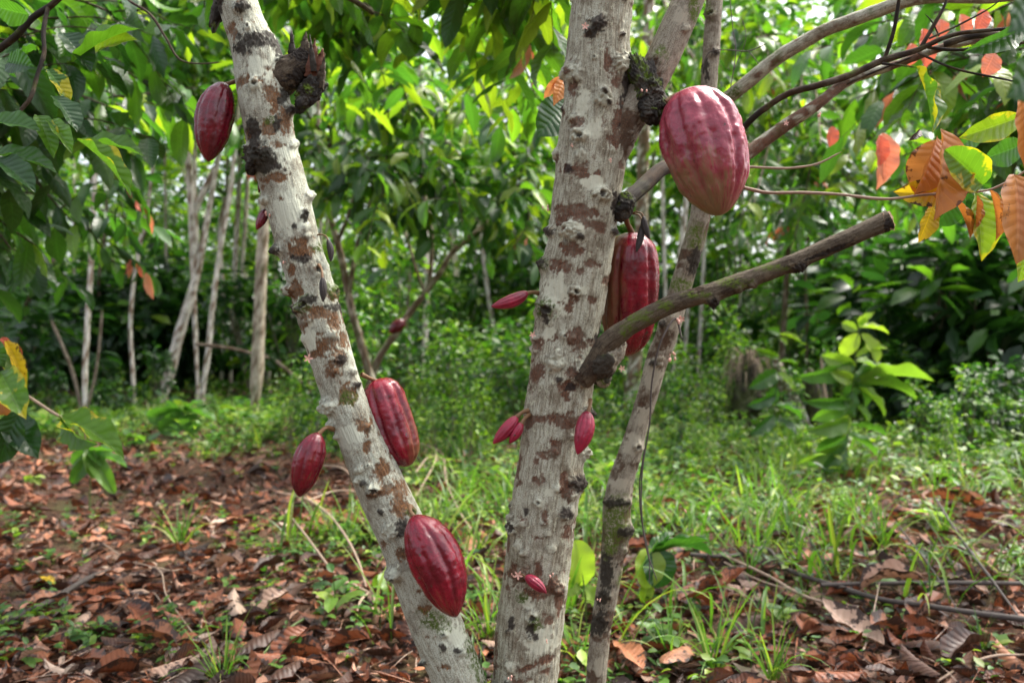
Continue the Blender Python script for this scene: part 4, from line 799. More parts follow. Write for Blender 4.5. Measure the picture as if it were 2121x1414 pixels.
def blades(X, Y, r, per, l0, l1, spread, mean):
    m = len(X); idx = np.repeat(np.arange(m), per); N = len(idx); hd = r.uniform(0, 6.283, N)
    d = np.stack([np.cos(hd) * r.uniform(.15, .8, N), np.sin(hd) * r.uniform(.15, .8, N), np.ones(N)], 1); ln = r.uniform(l0, l1, N)
    pos = np.stack([X[idx] + r.normal(0, spread, N), Y[idx] + r.normal(0, spread, N), gz(X, Y)[idx]], 1)
    up = np.stack([-np.cos(hd), -np.sin(hd), r.normal(.5, .2, N)], 1)
    return batch(BLADE_T, pos, leaf_frames(d, up), ln, ln * r.uniform(.5, 1.3, N), tints(N, r, mean, .22), r)
X, Y = wedge(3600, 2.4, 11, rg, .9); g = greenness(X, Y); k = rg.uniform(0, 1, len(X)) < g * .55 * sstep(.4, .62, fbm(np.stack([X * 1.9, Y * 1.9, 0 * X + 5], 1), 2, 97)); X, Y = X[k], Y[k]
V, Q, UV, TT = blades(X, Y, rg, 11, .06, .40, .06, .55)
tag(mesh('grass', V, Q, M_GRASS, UV, None, None, TT), 'thin green grass scattered over the clearing', 'grass', kind='stuff')

# ---- grass tufts and seedlings, each a thing
def tuft_mesh(seed, per, l0, l1, mean):
    r = np.random.default_rng(seed); N = per; hd = r.uniform(0, 6.283, N); d = np.stack([np.cos(hd) * r.uniform(.1, .75, N), np.sin(hd) * r.uniform(.1, .75, N), np.ones(N)], 1); ln = r.uniform(l0, l1, N)
    up = np.stack([-np.cos(hd), -np.sin(hd), r.normal(.5, .2, N)], 1)
    return batch(BLADE_T, np.stack([r.normal(0, .012, N), r.normal(0, .012, N), 0 * hd], 1), leaf_frames(d, up), ln, ln * r.uniform(.5, 1.2, N), tints(N, r, mean, .18), r)
TU = []
for i, (per, l0, l1, mn) in enumerate([(26, .07, .34, .50), (16, .06, .26, .45), (32, .10, .46, .60), (11, .1, .40, .42)]):
    V, Q, UV, TT = tuft_mesh(i, per, l0, l1, mn); TU.append((V, Q, UV, TT))
tp = {}
def tuft(k, px, py, sc, label, group=None):
    x, y = gpt(px, py)
    if k not in tp: tp[k] = mesh('grass_tuft', *TU[k][:2], M_GRASS, TU[k][2], None, None, TU[k][3]); o = tp[k]
    else: o = tp[k].copy(); COL.objects.link(o)
    o.location = (x, y, gz1(x, y)); o.scale = (sc,) * 3; o.rotation_euler = (0, 0, rg.uniform(0, 6.28)); tag(o, label, 'grass')
    if group: o['group'] = group
    elif 'group' in o: del o['group']
tuft(2, 460, 1420, .55, 'bright arching grass tuft at the bottom of the leaf litter')
tuft(2, 1720, 1150, .9, 'tall loose grass clump beside the fresh green leaf')
tuft(0, 1830, 1140, 1.0, 'tall upright grass clump left of the arched copper leaf')
tuft(3, 1640, 1120, 1.0, 'long bladed grass clump among small herbs')
tuft(0, 375, 1140, .9, 'few upright grass blades alone in the litter')
tuft(2, 1480, 1400, .7, 'broad green grass clump right of the slender trunk')
tuft(2, 1600, 1410, .6, 'short broad grass clump below the crossed sticks')
tuft(0, 1200, 1385, .8, 'grass clump between the central and slender trunks')
tuft(2, 1010, 1330, .7, 'grass clump between the leaning and central trunks')
cnt = 0
while cnt < 34:
    px = rg.uniform(600, 2100); py = rg.uniform(930, 1400); x, y = gpt(px, py)
    if rg.uniform() > greenness(np.array([x]), np.array([y]))[0]: continue
    tuft(int(rg.integers(0, 4)), px, py, rg.uniform(.5, .95), 'loose green grass tuft growing among herbs and dead leaves', 'grass tufts in the clearing'); cnt += 1
SD = []
for i in range(6):
    r = np.random.default_rng(100 + i); n = int(r.integers(5, 10)); hd = np.arange(n) * 2.4 + r.uniform(0, 1, n); h = np.linspace(.02, .09, n) * r.uniform(.8, 1.4)
    d = np.stack([np.cos(hd), np.sin(hd), r.normal(.35, .2, n)], 1); ln = np.linspace(.075, .035, n) * r.uniform(.8, 1.2, n)
    V, Q, UV, TT = batch([leaf_template(6, 4, 'round', .3, .6, .03, 0, .5, 0, i)], np.stack([0 * h, 0 * h, h], 1), leaf_frames(d, np.tile([0, 0, 1.], (n, 1))), ln, ln * 1.05, tints(n, r, .5, .15), r)
    V2, Q2, _ = tubes([([(0, 0, -.02), (.004, 0, .04), (0, .003, h.max())], [.002, .0018, .001])], 5, .02)
    V = np.concatenate([V, V2]); Q = np.concatenate([Q, Q2 + len(UV)]); UV = np.concatenate([UV, np.tile([.2, .5], (len(V2), 1))]); TT = np.concatenate([TT, np.tile([.3, .4, .5], (len(V2), 1))]); SD.append((V, Q, UV, TT))
sp_ = {}
def seedling(k, px, py, sc, label, group=None):
    x, y = gpt(px, py)
    if k not in sp_: sp_[k] = mesh('seedling', *SD[k][:2], M_HERB, SD[k][2], None, None, SD[k][3]); o = sp_[k]
    else: o = sp_[k].copy(); COL.objects.link(o)
    o.location = (x, y, gz1(x, y) + .012); o.scale = (sc,) * 3; o.rotation_euler = (rg.normal(0, .12), rg.normal(0, .12), rg.uniform(0, 6.28)); tag(o, label, 'seedling')
    if group: o['group'] = group
    elif 'group' in o: del o['group']
for px, py, sc in [(360, 1290, 1.1), (290, 1350, 1.0), (195, 1340, 1.0), (50, 1395, 1.0), (560, 1240, 1.2), (590, 1200, 1.1), (480, 1130, 1.1), (470, 1230, .9), (30, 1130, 1.3), (460, 1330, 1.2), (70, 1010, 1.2), (340, 1070, .9), (630, 1160, 1.2), (300, 1130, .8), (520, 1275, .9)]:
    seedling(int(rg.integers(0, 6)), px, py, sc * .75, 'small green seedling sprouting through the brown litter', 'seedlings in the brown litter')
cnt = 0
while cnt < 115:
    px = rg.uniform(-10, 760); py = rg.uniform(915, 1412); x, y = gpt(px, py)
    if fbm(np.array([[x * 1.6, y * 1.6, 7.]]), 2, 99)[0] < .47: continue
    seedling(int(rg.integers(0, 6)), px, py, rg.uniform(.35, .85), 'small green seedling sprouting through the brown litter', 'seedlings in the brown litter'); cnt += 1
cnt = 0
while cnt < 75:
    px = rg.uniform(640, 2121); py = rg.uniform(900, 1410); x, y = gpt(px, py)
    if rg.uniform() > greenness(np.array([x]), np.array([y]))[0]: continue
    seedling(int(rg.integers(0, 6)), px, py, rg.uniform(.6, 1.4), 'small green seedling growing among grass and dead leaves', 'seedlings in the green cover'); cnt += 1

# ---- sticks
def stick(label, pts, w, m=M_TWIGD, lift=.02, name='fallen_stick', extra=()):
    L = []
    for pp, ww in [(pts, w)] + list(extra):
        q = []
        for e in pp:
            x, y = gpt(e[0], e[1]); q.append((x, y, gz1(x, y) + (e[2] if len(e) > 2 else lift)))
        L.append((q, [ww] * (len(q) - 1) + [ww * .5]))
    o = tube_obj(name, L, m, None, 9, .015, .4); tag(o, label, 'stick'); return o
stick('long dark stick lying across the lower right litter', [(1430, 1178), (1500, 1182), (1582, 1165), (1640, 1215), (1730, 1246), (1828, 1276), (1920, 1290), (1992, 1302), (2121, 1320), (2200, 1330)], .0095, lift=.06, extra=[([(1582, 1165), (1592, 1120, .06), (1600, 1095, .1), (1622, 1090, .1)], .005)])
stick('straight thin dark stick above the long dark stick', [(1700, 1250), (1772, 1248), (1892, 1246), (2010, 1246), (2121, 1247), (2180, 1247)], .008, lift=.07)
stick('slender grey stick slanting down to the right edge', [(1938, 1106, .16), (2000, 1190, .12), (2060, 1260, .09), (2110, 1308, .05)], .0055)
stick('thin brown twig crossing the grass clump', [(1855, 1136, .12), (1930, 1210, .06), (1990, 1285, .02)], .0038)
stick('bent brown twig leaning over the herbs', [(1560, 975, .12), (1640, 1060, .1), (1690, 1140, .06), (1722, 1225, .02)], .003)
stick('pale twig pair lying below the herbs', [(1500, 1185), (1590, 1230), (1680, 1280), (1760, 1300)], .006, M_TWIG, .07, extra=[([(1500, 1200), (1600, 1250), (1700, 1270)], .003)])
stick('dark stick with side shoot on the lower left litter', [(-60, 1350), (0, 1322), (70, 1290), (132, 1255), (180, 1225), (232, 1203)], .0105, lift=.05, extra=[([(140, 1252), (135, 1280), (108, 1308)], .005)])
stick('thin bent brown stem running through the rust litter', [(215, 1148, .05), (270, 1180, .04), (326, 1203, .05), (345, 1260, .05), (385, 1310, .03), (440, 1370, .02)], .003, M_TWIG, extra=[([(326, 1200, .05), (352, 1201, .04), (382, 1192, .03)], .003)])
stick('pale curved twig at the bottom right corner', [(1940, 1425), (2000, 1405, .04), (2060, 1392, .05), (2140, 1390, .05)], .004, M_TWIG)
stick('short pale twig standing in the pale litter', [(1770, 1400, .0), (1800, 1340, .05), (1822, 1275, .12)], .0035, M_TWIG)
stick('olive stem lying along the bottom litter', [(540, 1380), (580, 1340, .04), (650, 1300, .05), (740, 1262, .04)], .004, M_STEM, lift=.03)
rs = np.random.default_rng(77)
BR = [[(575, 1065, .10), (640, 1110, .14), (700, 1160, .12), (745, 1210, .06), (765, 1250, .01)], [(640, 1110, .14), (700, 1098, .16), (765, 1100, .14), (800, 1105, .10)], [(668, 1010, .12), (720, 1050, .16), (760, 1080, .12), (800, 1110, .06)], [(765, 1240, .02), (800, 1225, .05), (815, 1195, .10)], [(765, 1240, .02), (745, 1270, .03), (735, 1300, 0)], [(770, 1240, .02), (790, 1290, 0)], [(760, 1240, .02), (715, 1250, .06), (690, 1262, .02)], [(870, 950, .1), (910, 985, .14), (930, 1060, .1), (960, 1100, .05), (1010, 1150, .02)], [(905, 980, .14), (895, 1040, .16), (850, 1100, .1)], [(860, 1020, .1), (900, 1000, .14), (935, 1005, .12)], [(700, 1220, .03), (640, 1180, .1), (600, 1120, .1)]]
o = tube_obj('bramble', [([ (lambda g: (g[0], g[1], gz1(*g) + e[2] * 1.3))(gpt(e[0], e[1])) for e in b], [.0058] + [.0052] * (len(b) - 2) + [.0022]) for b in BR], M_TWIG, None, 6, .012, .3)
tag(o, 'tangle of dry tan stems arching behind the leaning trunk', 'dry stems')
for lab, a_, b_, w_, m in [('pale fallen log lying between background trunks', (405, 712, 11), (560, 742, 11), 7, M_FDARK), ('brown dead branch slanting among background shrubs', (572, 748, 11), (660, 830, 11), 8, M_FDARK)]:
    o = tube_obj('fallen_log', [([P(*a_), (P(*a_) + P(*b_)) / 2 + [0, 0, .03], P(*b_)], [w_ / 2 / F * 11] * 3)], m, None, 12, .05, .3); tag(o, lab, 'log')

# ================================================================ LEAFY TREES
def leaves_on(lines, r, dens, l0, l1, mean, sd, start=.3, down=.45, T=CACAO_T):
    pos = []; dr = []; up = []; tn = []; ln = []
    for pts, tw in lines:
        pts = np.asarray(pts); seg = np.linalg.norm(np.diff(pts, axis=0), axis=1); Lt = seg.sum(); m = max(2, int(Lt * dens)); tm = r.normal(0, .10)
        for j in range(m):
            t = start + (1 - start) * (j + r.uniform(0, .8)) / m; t = min(t, 1); sd_ = t * Lt; q = np.searchsorted(np.cumsum(seg), sd_); q = min(q, len(seg) - 1)
            f = (sd_ - (np.cumsum(seg)[q] - seg[q])) / seg[q]; p = pts[q] + (pts[q + 1] - pts[q]) * f; ax = nrm(pts[q + 1] - pts[q])
            sdv = nrm(np.cross(ax, [0, 0, 1]) + 1e-6) * (1 if j % 2 else -1)
            dd = ax * r.uniform(.2, .8) + sdv * r.uniform(.4, 1.1) + np.array([0, 0, -down + r.normal(0, .3)]) + r.normal(0, .15, 3)
            pos.append(p); dr.append(dd); up.append([r.normal(0, .35), r.normal(0, .35), 1]); ln.append(r.uniform(l0, l1)); tn.append(np.clip(r.normal(mean, sd) + tm, 0, 1))
    n = len(pos); tt = np.zeros((n, 3)); tt[:, 0] = tn; tt[:, 1] = r.uniform(.1, .9, n); tt[:, 2] = .5; ln = np.array(ln)
    return batch(T, np.array(pos), leaf_frames(np.array(dr), np.array(up, float)), ln, ln * r.uniform(.85, 1.15, n), tt, r)
def sprays(fork, targets, r, r0, ntw=7, tl=.55):
    wood = []; leaf = []
    for tg in targets:
        e = P(*tg); f = np.asarray(fork(tg) if callable(fork) else fork, float); L = np.linalg.norm(e - f)
        arch = np.array([0, 0, .14 * L]); q = [f, f + (e - f) * .35 + arch * .8 + r.normal(0, .04, 3) * L, f + (e - f) * .7 + arch * .8 + r.normal(0, .04, 3) * L, e]
        C, rr, s_ = spline(q, [r0, r0 * .75, r0 * .5, r0 * .25], 14); wood.append((q, [r0, r0 * .75, r0 * .5, r0 * .25])); leaf.append((C[6:], 0))
        for k in range(ntw):
            i = int(r.uniform(.40, .98) * 13); d = nrm(r.normal(0, 1, 3) * [1, 1, .55] + nrm(e - f) * .6 + [0, 0, -.15]); l = tl * r.uniform(.6, 1.2)
            tw = [C[i], C[i] + d * l * .5 + [0, 0, .02], C[i] + d * l + [0, 0, -.08 * l]]; wood.append((tw, [r0 * .28, r0 * .2, r0 * .1])); leaf.append((tw, 1))
    return wood, leaf
def crown_on(parent, fork, targets, seed, r0=.012, ntw=7, tl=.5, dens=15, l0=.15, l1=.27, mean=.45, sd=.16, bark=M_BARK_D, young=0, mat=M_LEAF, start=.15):
    r = np.random.default_rng(seed); wood, leaf = sprays(fork, targets, r, r0, ntw, tl)
    for k in range(0, len(wood), ntw + 1): tube_obj('branch', wood[k:k + ntw + 1], bark, parent, 7, .05, .2)
    V, Q, UV, TT = leaves_on(leaf, r, dens, l0, l1, mean, sd, start)
    mesh('foliage', V, Q, mat, UV, None, parent, TT)
    if young:
        tips = [(np.array(leaf[i][0])[-2:], 0) for i in r.choice(len(leaf), young, replace=False)]
        V, Q, UV, TT = leaves_on(tips, r, 22, l0 * .7, l1 * .8, .5, .25, 0, 1.3, YOUNG_T)
        mesh('young_foliage', V, Q, M_PINK, UV, None, parent, TT)
def trunk_lines(parent, lines, bark, Yd, seg=.05, nk=12, moss=.2, patch=.4):
    for ln_ in lines:
        q = [P(x, y, Yd) for x, y, w_ in ln_]; tube_obj('trunk' if ln_ is lines[0] else 'branch', [(q, [.66 * w_ / 2 / F * Yd for x, y, w_ in ln_])], bark, parent, nk, seg, .3, moss, patch)
G_LEAFY = 'leafy cacao trees around the clearing'
# near crown entering from the left
X0, Y0 = -2.3, 2.3
a = empty('cacao_tree', groundc(X0, Y0), 'nearest leafy cacao tree reaching in from the upper left with dark branches', 'tree', G_LEAFY)
tube_obj('trunk', [([(X0, Y0, -.1), (X0 + .05, Y0, .8), (X0 + .1, Y0, 1.6), (X0 + .1, Y0, 2.4)], [.06, .05, .045, .04])], M_BARK_D, a, 14, .05, .3, .2, .4)
fk = np.array([X0 + .1, Y0, 1.7])
tube_obj('branch', [([fk, P(-250, 230, 1.95), P(-60, 135, 1.85), P(0, 101, 1.8), P(34, 74, 1.78), P(68, 37, 1.77), P(104, 13, 1.76), P(140, -20, 1.75), P(240, -120, 1.8)], np.array([22, 18, 15, 14, 14, 13, 12, 11, 9]) / 2 / F * 1.8)], M_BARK_D, a, 12, .01, .35, .1, .3, .4)
tube_obj('branch', [([P(100, 14, 1.76), P(90, 66, 1.74), P(91, 112, 1.73), P(78, 153, 1.72), P(61, 207, 1.70), P(41, 234, 1.69), P(51, 252, 1.68), P(80, 268, 1.67), P(130, 300, 1.65)], np.array([9, 9, 9, 8.5, 8, 7, 6, 5, 3]) / 2 / F * 1.74)], M_BARK_D, a, 10, .01, .35, .1, .3, .4)
tube_obj('branch', [([P(230, -60, 1.9), P(266, 0, 1.85), P(312, 31, 1.82), P(343, 78, 1.8), P(377, 126, 1.78), P(410, 132, 1.77), P(460, 129, 1.76)], np.array([6, 5.5, 5.5, 5, 4, 3, 2.5]) / 2 / F * 1.8)], M_BARK_D, a, 8, .01, .3, .1, .3)
crown_on(a, fk, [(60, 90, 2.6), (150, 40, 2.8), (220, 130, 3.0), (120, 260, 2.8), (30, 400, 2.7), (200, 310, 3.2), (320, 70, 3.2), (340, 200, 3.4), (20, 190, 2.4), (90, 520, 3.1)], 201, .011, 7, .40, 15, .12, .22, .50, .18)
# leaves seen sharply on this branch
for a_, b_, w_, tn, rl, m in [((150, 130, 1.7), (290, 60, 1.72), .07, .75, 50, M_LEAF), ((185, 118, 1.75), (285, 82, 1.72), .06, .95, 20, M_LEAFY), ((15, 130, 1.7), (72, 140, 1.68), .055, .3, 0, M_LEAF), ((100, 145, 1.66), (145, 220, 1.64), .035, .6, 40, M_LEAFY), ((78, 240, 1.66), (112, 330, 1.62), .04, .75, 40, M_LEAFY), ((100, 250, 1.66), (150, 320, 1.62), .035, .8, 40, M_LEAF), ((110, 200, 1.62), (160, 275, 1.6), .05, .3, 55, M_LEAF),
   ((-20, 255, 1.6), (85, 272, 1.6), .05, .55, 35, M_LEAF), ((-20, 320, 1.6), (118, 358, 1.62), .055, .5, 50, M_LEAF), ((-10, 330, 1.58), (75, 400, 1.55), .05, .3, 40, M_LEAF), ((160, 290, 1.7), (272, 410, 1.66), .04, .8, 60, M_LEAFY), ((172, 296, 1.9), (300, 325, 1.9), .05, .7, 50, M_LEAF), ((60, 30, 1.7), (-10, 12, 1.7), .06, .6, 50, M_LEAF), ((130, 70, 1.72), (190, 150, 1.7), .06, .15, 40, M_LEAF)]:
    big_leaf('leaf', P(*a_), P(*b_), w_, m, a, FACE, rl, .5, .3, .03, (tn, .5, .5))
# second crown further left
X0, Y0 = -3.6, 4.3
a = empty('cacao_tree', groundc(X0, Y0), 'second leafy cacao tree behind the nearest left one, leaves reaching the leaning trunk', 'tree', G_LEAFY)
tube_obj('trunk', [([(X0, Y0, -.1), (X0 + .05, Y0, 1), (X0 + .1, Y0, 2.4)], [.07, .06, .05])], M_BARK_D, a, 12, .06, .3)
crown_on(a, (X0 + .1, Y0, 2.0), [(370, 60, 3.7), (420, 180, 3.9), (290, 330, 4.0), (160, 470, 3.9), (90, 580, 4.1), (440, 250, 4.4), (40, 540, 3.7), (250, 230, 3.8), (250, 560, 4.6)], 202, .014, 7, .5, 15, .13, .22, .52, .22, young=2)
# forked pair behind the leaning trunk
a = empty('cacao_tree', groundc(P(800, 0, 7)[0], 7), 'forked cacao tree in the middle distance just right of the leaning trunk', 'tree', G_LEAFY)
trunk_lines(a, [[(812, 960, 34), (790, 860, 28), (761, 758, 26), (742, 690, 24), (729, 644, 23), (716, 580, 22), (706, 530, 22), (690, 470, 20), (672, 380, 18), (660, 250, 15), (655, 150, 12)], [(722, 610, 18), (738, 520, 14), (760, 440, 13), (790, 350, 12), (815, 270, 11), (860, 150, 9)], [(700, 500, 14), (730, 420, 10), (745, 330, 9)]], M_FTAN, 7.0)
crown_on(a, lambda t: P(690, 300, 7) if t[0] < 740 else P(800, 300, 7), [(560, 230, 6.2), (690, 110, 6.0), (760, 250, 6.2), (610, 330, 6.6), (830, 120, 6.0), (900, 230, 6.3), (720, 400, 6.0), (840, 330, 6.2), (640, 430, 6.2), (790, 480, 5.8), (880, 180, 5.6)], 203, .014, 7, .6, 13, .15, .27, .66, .24, young=1)
a = empty('cacao_tree', groundc(P(770, 0, 7.4)[0], 7.4), 'slanting cacao tree with a three way fork in the middle distance', 'tree', G_LEAFY)
trunk_lines(a, [[(742, 950, 26), (760, 820, 24), (787, 738, 23), (823, 686, 22), (860, 632, 21), (882, 606, 20)], [(882, 606, 18), (917, 556, 18), (935, 525, 17), (956, 505, 16), (1005, 465, 14), (1070, 406, 11), (1140, 330, 8)], [(884, 606, 14), (893, 556, 12), (892, 465, 11), (878, 400, 10), (850, 330, 9)], [(880, 606, 11), (866, 570, 9), (843, 491, 8), (820, 420, 6)]], M_FTAN, 7.4)
crown_on(a, lambda t: P(1070, 406, 7.4) if t[0] > 960 else P(860, 350, 7.4), [(1090, 300, 6.6), (1050, 430, 6.4), (960, 330, 6.6), (900, 380, 6.8), (1120, 400, 6.2), (1010, 240, 6.0), (820, 420, 6.6), (960, 470, 5.8), (1060, 520, 6.0), (900, 520, 6.4), (1100, 200, 5.8)], 204, .012, 6, .55, 13, .15, .27, .66, .24, young=1)
pod('purple red pod on the slanting cacao tree in the middle distance', (838, 662, 7.25), (806, 690, 7.2), 26, M_POD, [(845, 655, 7.35), (841, 658, 7.3)], PR_N, 31, nr=50, nk=50)
# the near trees' own leaves, hanging behind them
crown_on(t2, P(1250, -255, 1.44), [(1000, 70, 3.3), (1095, 120, 3.0), (880, 90, 3.8), (960, 200, 3.9), (1060, -10, 3.2), (1125, 250, 3.8), (1090, 30, 3.6), (900, 10, 3.6)], 205, .010, 7, .42, 14, .14, .23, .76, .22, young=1)
crown_on(t1, P(460, -150, 1.38), [(610, 30, 3.6), (740, 70, 3.8), (800, 180, 4.2), (640, 160, 4.2), (720, -20, 3.5), (420, 30, 3.4), (560, 80, 4.0), (850, 240, 4.6), (690, 240, 4.5)], 206, .010, 6, .44, 12, .14, .23, .72, .24)
# crown entering from the right
X0, Y0 = 3.3, 3.7
a = empty('cacao_tree', groundc(X0, Y0), 'leafy cacao tree reaching in from the upper right with pink young leaves', 'tree', G_LEAFY)
tube_obj('trunk', [([(X0, Y0, -.1), (X0 - .05, Y0, 1), (X0 - .1, Y0, 2.6)], [.07, .06, .05])], M_BARK_D, a, 12, .06, .3)
crown_on(a, (X0 - .1, Y0, 2.1), [(2000, 50, 3.2), (1900, 140, 3.3), (1800, 50, 3.6), (1760, 210, 3.9), (2080, 170, 3.0), (1960, 250, 3.6), (1660, 110, 4.0), (2070, 310, 3.4), (1850, 330, 4.2), (2110, 20, 2.9)], 207, .013, 6, .45, 13, .15, .26, .64, .18, young=14)
YG = [((1828, 276, 2.6), (1830, 378, 2.6), .085, .75), ((1822, 280, 2.58), (1822, 345, 2.58), .05, .3), ((1835, 285, 2.65), (1815, 395, 2.65), .06, .9), ((1912, 60, 2.4), (1915, 145, 2.4), .06, .2), ((1950, 40, 2.5), (1945, 80, 2.5), .05, .35), ((1990, 30, 2.5), (2000, 80, 2.5), .05, .5), ((1725, 262, 3.0), (1718, 305, 3.0), .05, .2), ((1890, 90, 2.6), (1880, 140, 2.6), .05, .3), ((2040, 20, 2.4), (2020, 70, 2.4), .05, .2), ((2060, 110, 2.2), (2035, 160, 2.2), .06, .6)]
for a_, b_, w_, tn in YG: big_leaf('young_leaf', P(*a_), P(*b_), w_, M_PINK, a, FACE, 10, .3, .3, .03, (tn, .6, .5))
# mid right and behind
for (bx, by, lab, lines, tg, sd_, mn, Yd, bark) in [
  (1625, 860, 'brown stemmed cacao tree in the middle distance right of the cut branch', [[(1612, 862, 24), (1618, 760, 20), (1630, 560, 17), (1640, 400, 15), (1650, 250, 12)]], [(1560, 80, 6.8), (1650, 230, 7.2), (1760, 330, 6.6), (1545, 290, 7.4), (1850, 230, 7.0), (1700, 430, 7.6), (1600, 160, 6.5), (1800, 420, 6.8), (1950, 350, 6.5), (1700, 300, 6.0), (1560, 430, 6.6), (1900, 460, 6.5), (1640, 520, 7.0)], 208, .74, 9.5, M_FDARK),
  (1310, 850, 'thick pinkish pale cacao trunk standing right behind the central trunk', [[(1302, 860, 44), (1312, 780, 42), (1325, 600, 40), (1330, 420, 38), (1336, 200, 36), (1345, 0, 34), (1352, -150, 30)]], [(1250, 60, 7.5), (1420, 40, 7.0), (1500, 160, 7.5), (1400, 250, 8), (1180, 180, 7.5), (1560, 380, 8.2)], 209, .74, 9.0, M_FTRUNK),
  (1670, 850, 'thin dark stemmed young tree in the shrubs right of the cut branch', [[(1664, 852, 13), (1672, 700, 11), (1668, 560, 9), (1680, 440, 8)]], [(1640, 470, 9), (1720, 520, 9), (1700, 390, 9.2)], 210, .5, 10.0, M_FDARK)]:
    a = empty('cacao_tree', groundc(P(bx, by, Yd)[0], Yd), lab, 'tree', G_LEAFY)
    trunk_lines(a, lines, bark, Yd); top = lines[0][-1]
    crown_on(a, P(top[0], max(top[1], -60), Yd), tg, sd_, .016, 7, .6, 13, .16, .28, mn, .17, bark, young=2)

# ================================================================ PLANTS ON THE FLOOR
def plant(name, label, px, py, stemtop, leaves, mat, stem_w=.004, Yoff=0.0, shape='cacao', group=None, cat='plant'):
    x, y = gpt(px, py); a = empty(name, (x, y, gz1(x, y)), label, cat, group)
    tops = [P(t[0], t[1], y + (t[2] if len(t) > 2 else 0)) for t in stemtop]
    tube_obj('stem', [([(x, y, gz1(x, y) - .02)] + tops, [stem_w * 1.2] + [stem_w] * (len(tops) - 1) + [stem_w * .5])], M_STEM, a, 8, .02, .2)
    for (ax, ay, bx, by, wp, tn, rl, *m) in leaves:
        dy = rg.uniform(-.06, .06) * y / 4
        big_leaf('leaf', P(ax, ay, y), P(bx, by, y + dy), wp / F * y, m[0] if m else mat, a, (0, -.8, .6), rl, rg.uniform(.3, .9), .3, .03, (tn, rg.uniform(.4, .9), .5), shape)
    return a
plant('young_plant', 'tall young plant with glossy leaves and lime yellow drooping top leaves', 1745, 1000, [(1758, 880), (1768, 780), (1776, 700), (1780, 672)],
  [(1778, 690, 1742, 738, 34, 1.0, 10), (1784, 690, 1818, 755, 34, 1.0, 10), (1780, 680, 1812, 646, 20, .8, 30), (1782, 678, 1842, 692, 22, .95, 40), (1776, 684, 1742, 668, 22, .8, 40), (1782, 672, 1790, 652, 20, .9, 0), (1772, 750, 1650, 782, 38, .5, 60), (1774, 748, 1818, 768, 30, .7, 30), (1770, 790, 1935, 790, 44, .7, 60), (1772, 785, 1850, 765, 36, .4, 50),
   (1770, 770, 1750, 830, 36, .3, 20), (1766, 790, 1718, 770, 28, .8, 40), (1768, 800, 1832, 865, 34, .7, 40), (1764, 810, 1752, 860, 30, .4, 10), (1768, 830, 1660, 830, 26, .5, 50), (1764, 835, 1800, 880, 28, .6, 30), (1760, 860, 1700, 905, 40, .85, 40), (1758, 880, 1840, 905, 26, .5, 60), (1752, 930, 1700, 975, 40, .3, 30), (1756, 905, 1690, 935, 44, .4, 40), (1755, 900, 1815, 945, 34, .5, 40), (1772, 760, 1700, 735, 34, .75, 45), (1774, 740, 1840, 722, 26, .85, 35), (1766, 800, 1900, 830, 40, .6, 55), (1766, 815, 1680, 870, 38, .55, 40), (1768, 780, 1790, 850, 34, .45, 15), (1758, 870, 1670, 890, 36, .6, 50), (1752, 920, 1650, 960, 34, .7, 45)], M_HERB, .005)
plant('young_plant', 'young plant with pale upturned leaves in front of the mossy stump', 1600, 945, [(1605, 850), (1612, 760), (1615, 690)],
  [(1614, 692, 1660, 708, 18, .95, 30), (1614, 690, 1588, 682, 18, .7, 30), (1614, 700, 1630, 715, 14, .9, 0), (1612, 740, 1560, 722, 16, .85, 40), (1612, 750, 1655, 755, 16, .8, 40), (1610, 770, 1550, 805, 34, .6, 30), (1610, 772, 1645, 810, 24, .9, 20), (1608, 800, 1585, 840, 28, .6, 20), (1606, 820, 1545, 840, 26, .5, 50), (1606, 840, 1660, 870, 24, .6, 40), (1604, 860, 1550, 900, 28, .5, 40), (1604, 870, 1650, 905, 30, .4, 30), (1603, 890, 1570, 930, 30, .7, 30)], M_LEAF, .005)
plant('young_plant', 'leafy seedling under a drooping leaf in the brown litter at the left', 185, 1060, [(187, 1000), (188, 950), (186, 925)],
  [(187, 930, 150, 962, 26, .4, 20, M_HERB), (187, 930, 215, 965, 28, .5, 20, M_HERB), (186, 926, 196, 992, 26, .6, 10, M_HERB), (187, 940, 238, 1022, 34, .55, 10, M_HERB), (187, 950, 150, 1000, 30, .4, 30, M_HERB), (187, 945, 262, 968, 26, .4, 40, M_HERB), (187, 930, 170, 915, 22, .5, 50, M_HERB), (187, 935, 240, 935, 24, .45, 50, M_HERB)], M_HERB, .004, shape='round')
plant('broadleaf_plant', 'low plant with big round green leaves in front of white trunks', 385, 905, [(382, 870), (380, 848)],
  [(380, 850, 305, 862, 46, .35, 60, M_HERB), (380, 850, 445, 872, 46, .4, 60, M_HERB), (382, 855, 345, 832, 36, .3, 60, M_HERB), (382, 850, 420, 832, 40, .35, 50, M_HERB), (382, 860, 400, 900, 50, .4, 40, M_HERB), (380, 860, 330, 895, 46, .35, 50, M_HERB)], M_HERB, .005, shape='round')
plant('young_plant', 'broad leaved seedling with pale and dark leaves right of the slender trunk', 1345, 1260, [(1345, 1200), (1340, 1165)],
  [(1345, 1135, 1338, 1218, 66, .90, 15, M_HERB), (1352, 1140, 1370, 1215, 76, .25, 10, M_LEAF), (1350, 1140, 1475, 1150, 40, .30, 60, M_LEAF), (1350, 1150, 1470, 1120, 36, .5, 60, M_LEAF), (1342, 1205, 1332, 1248, 30, .95, 10, M_LEAFY), (1345, 1150, 1400, 1105, 34, .4, 50, M_LEAF)], M_LEAF, .004, shape='round')
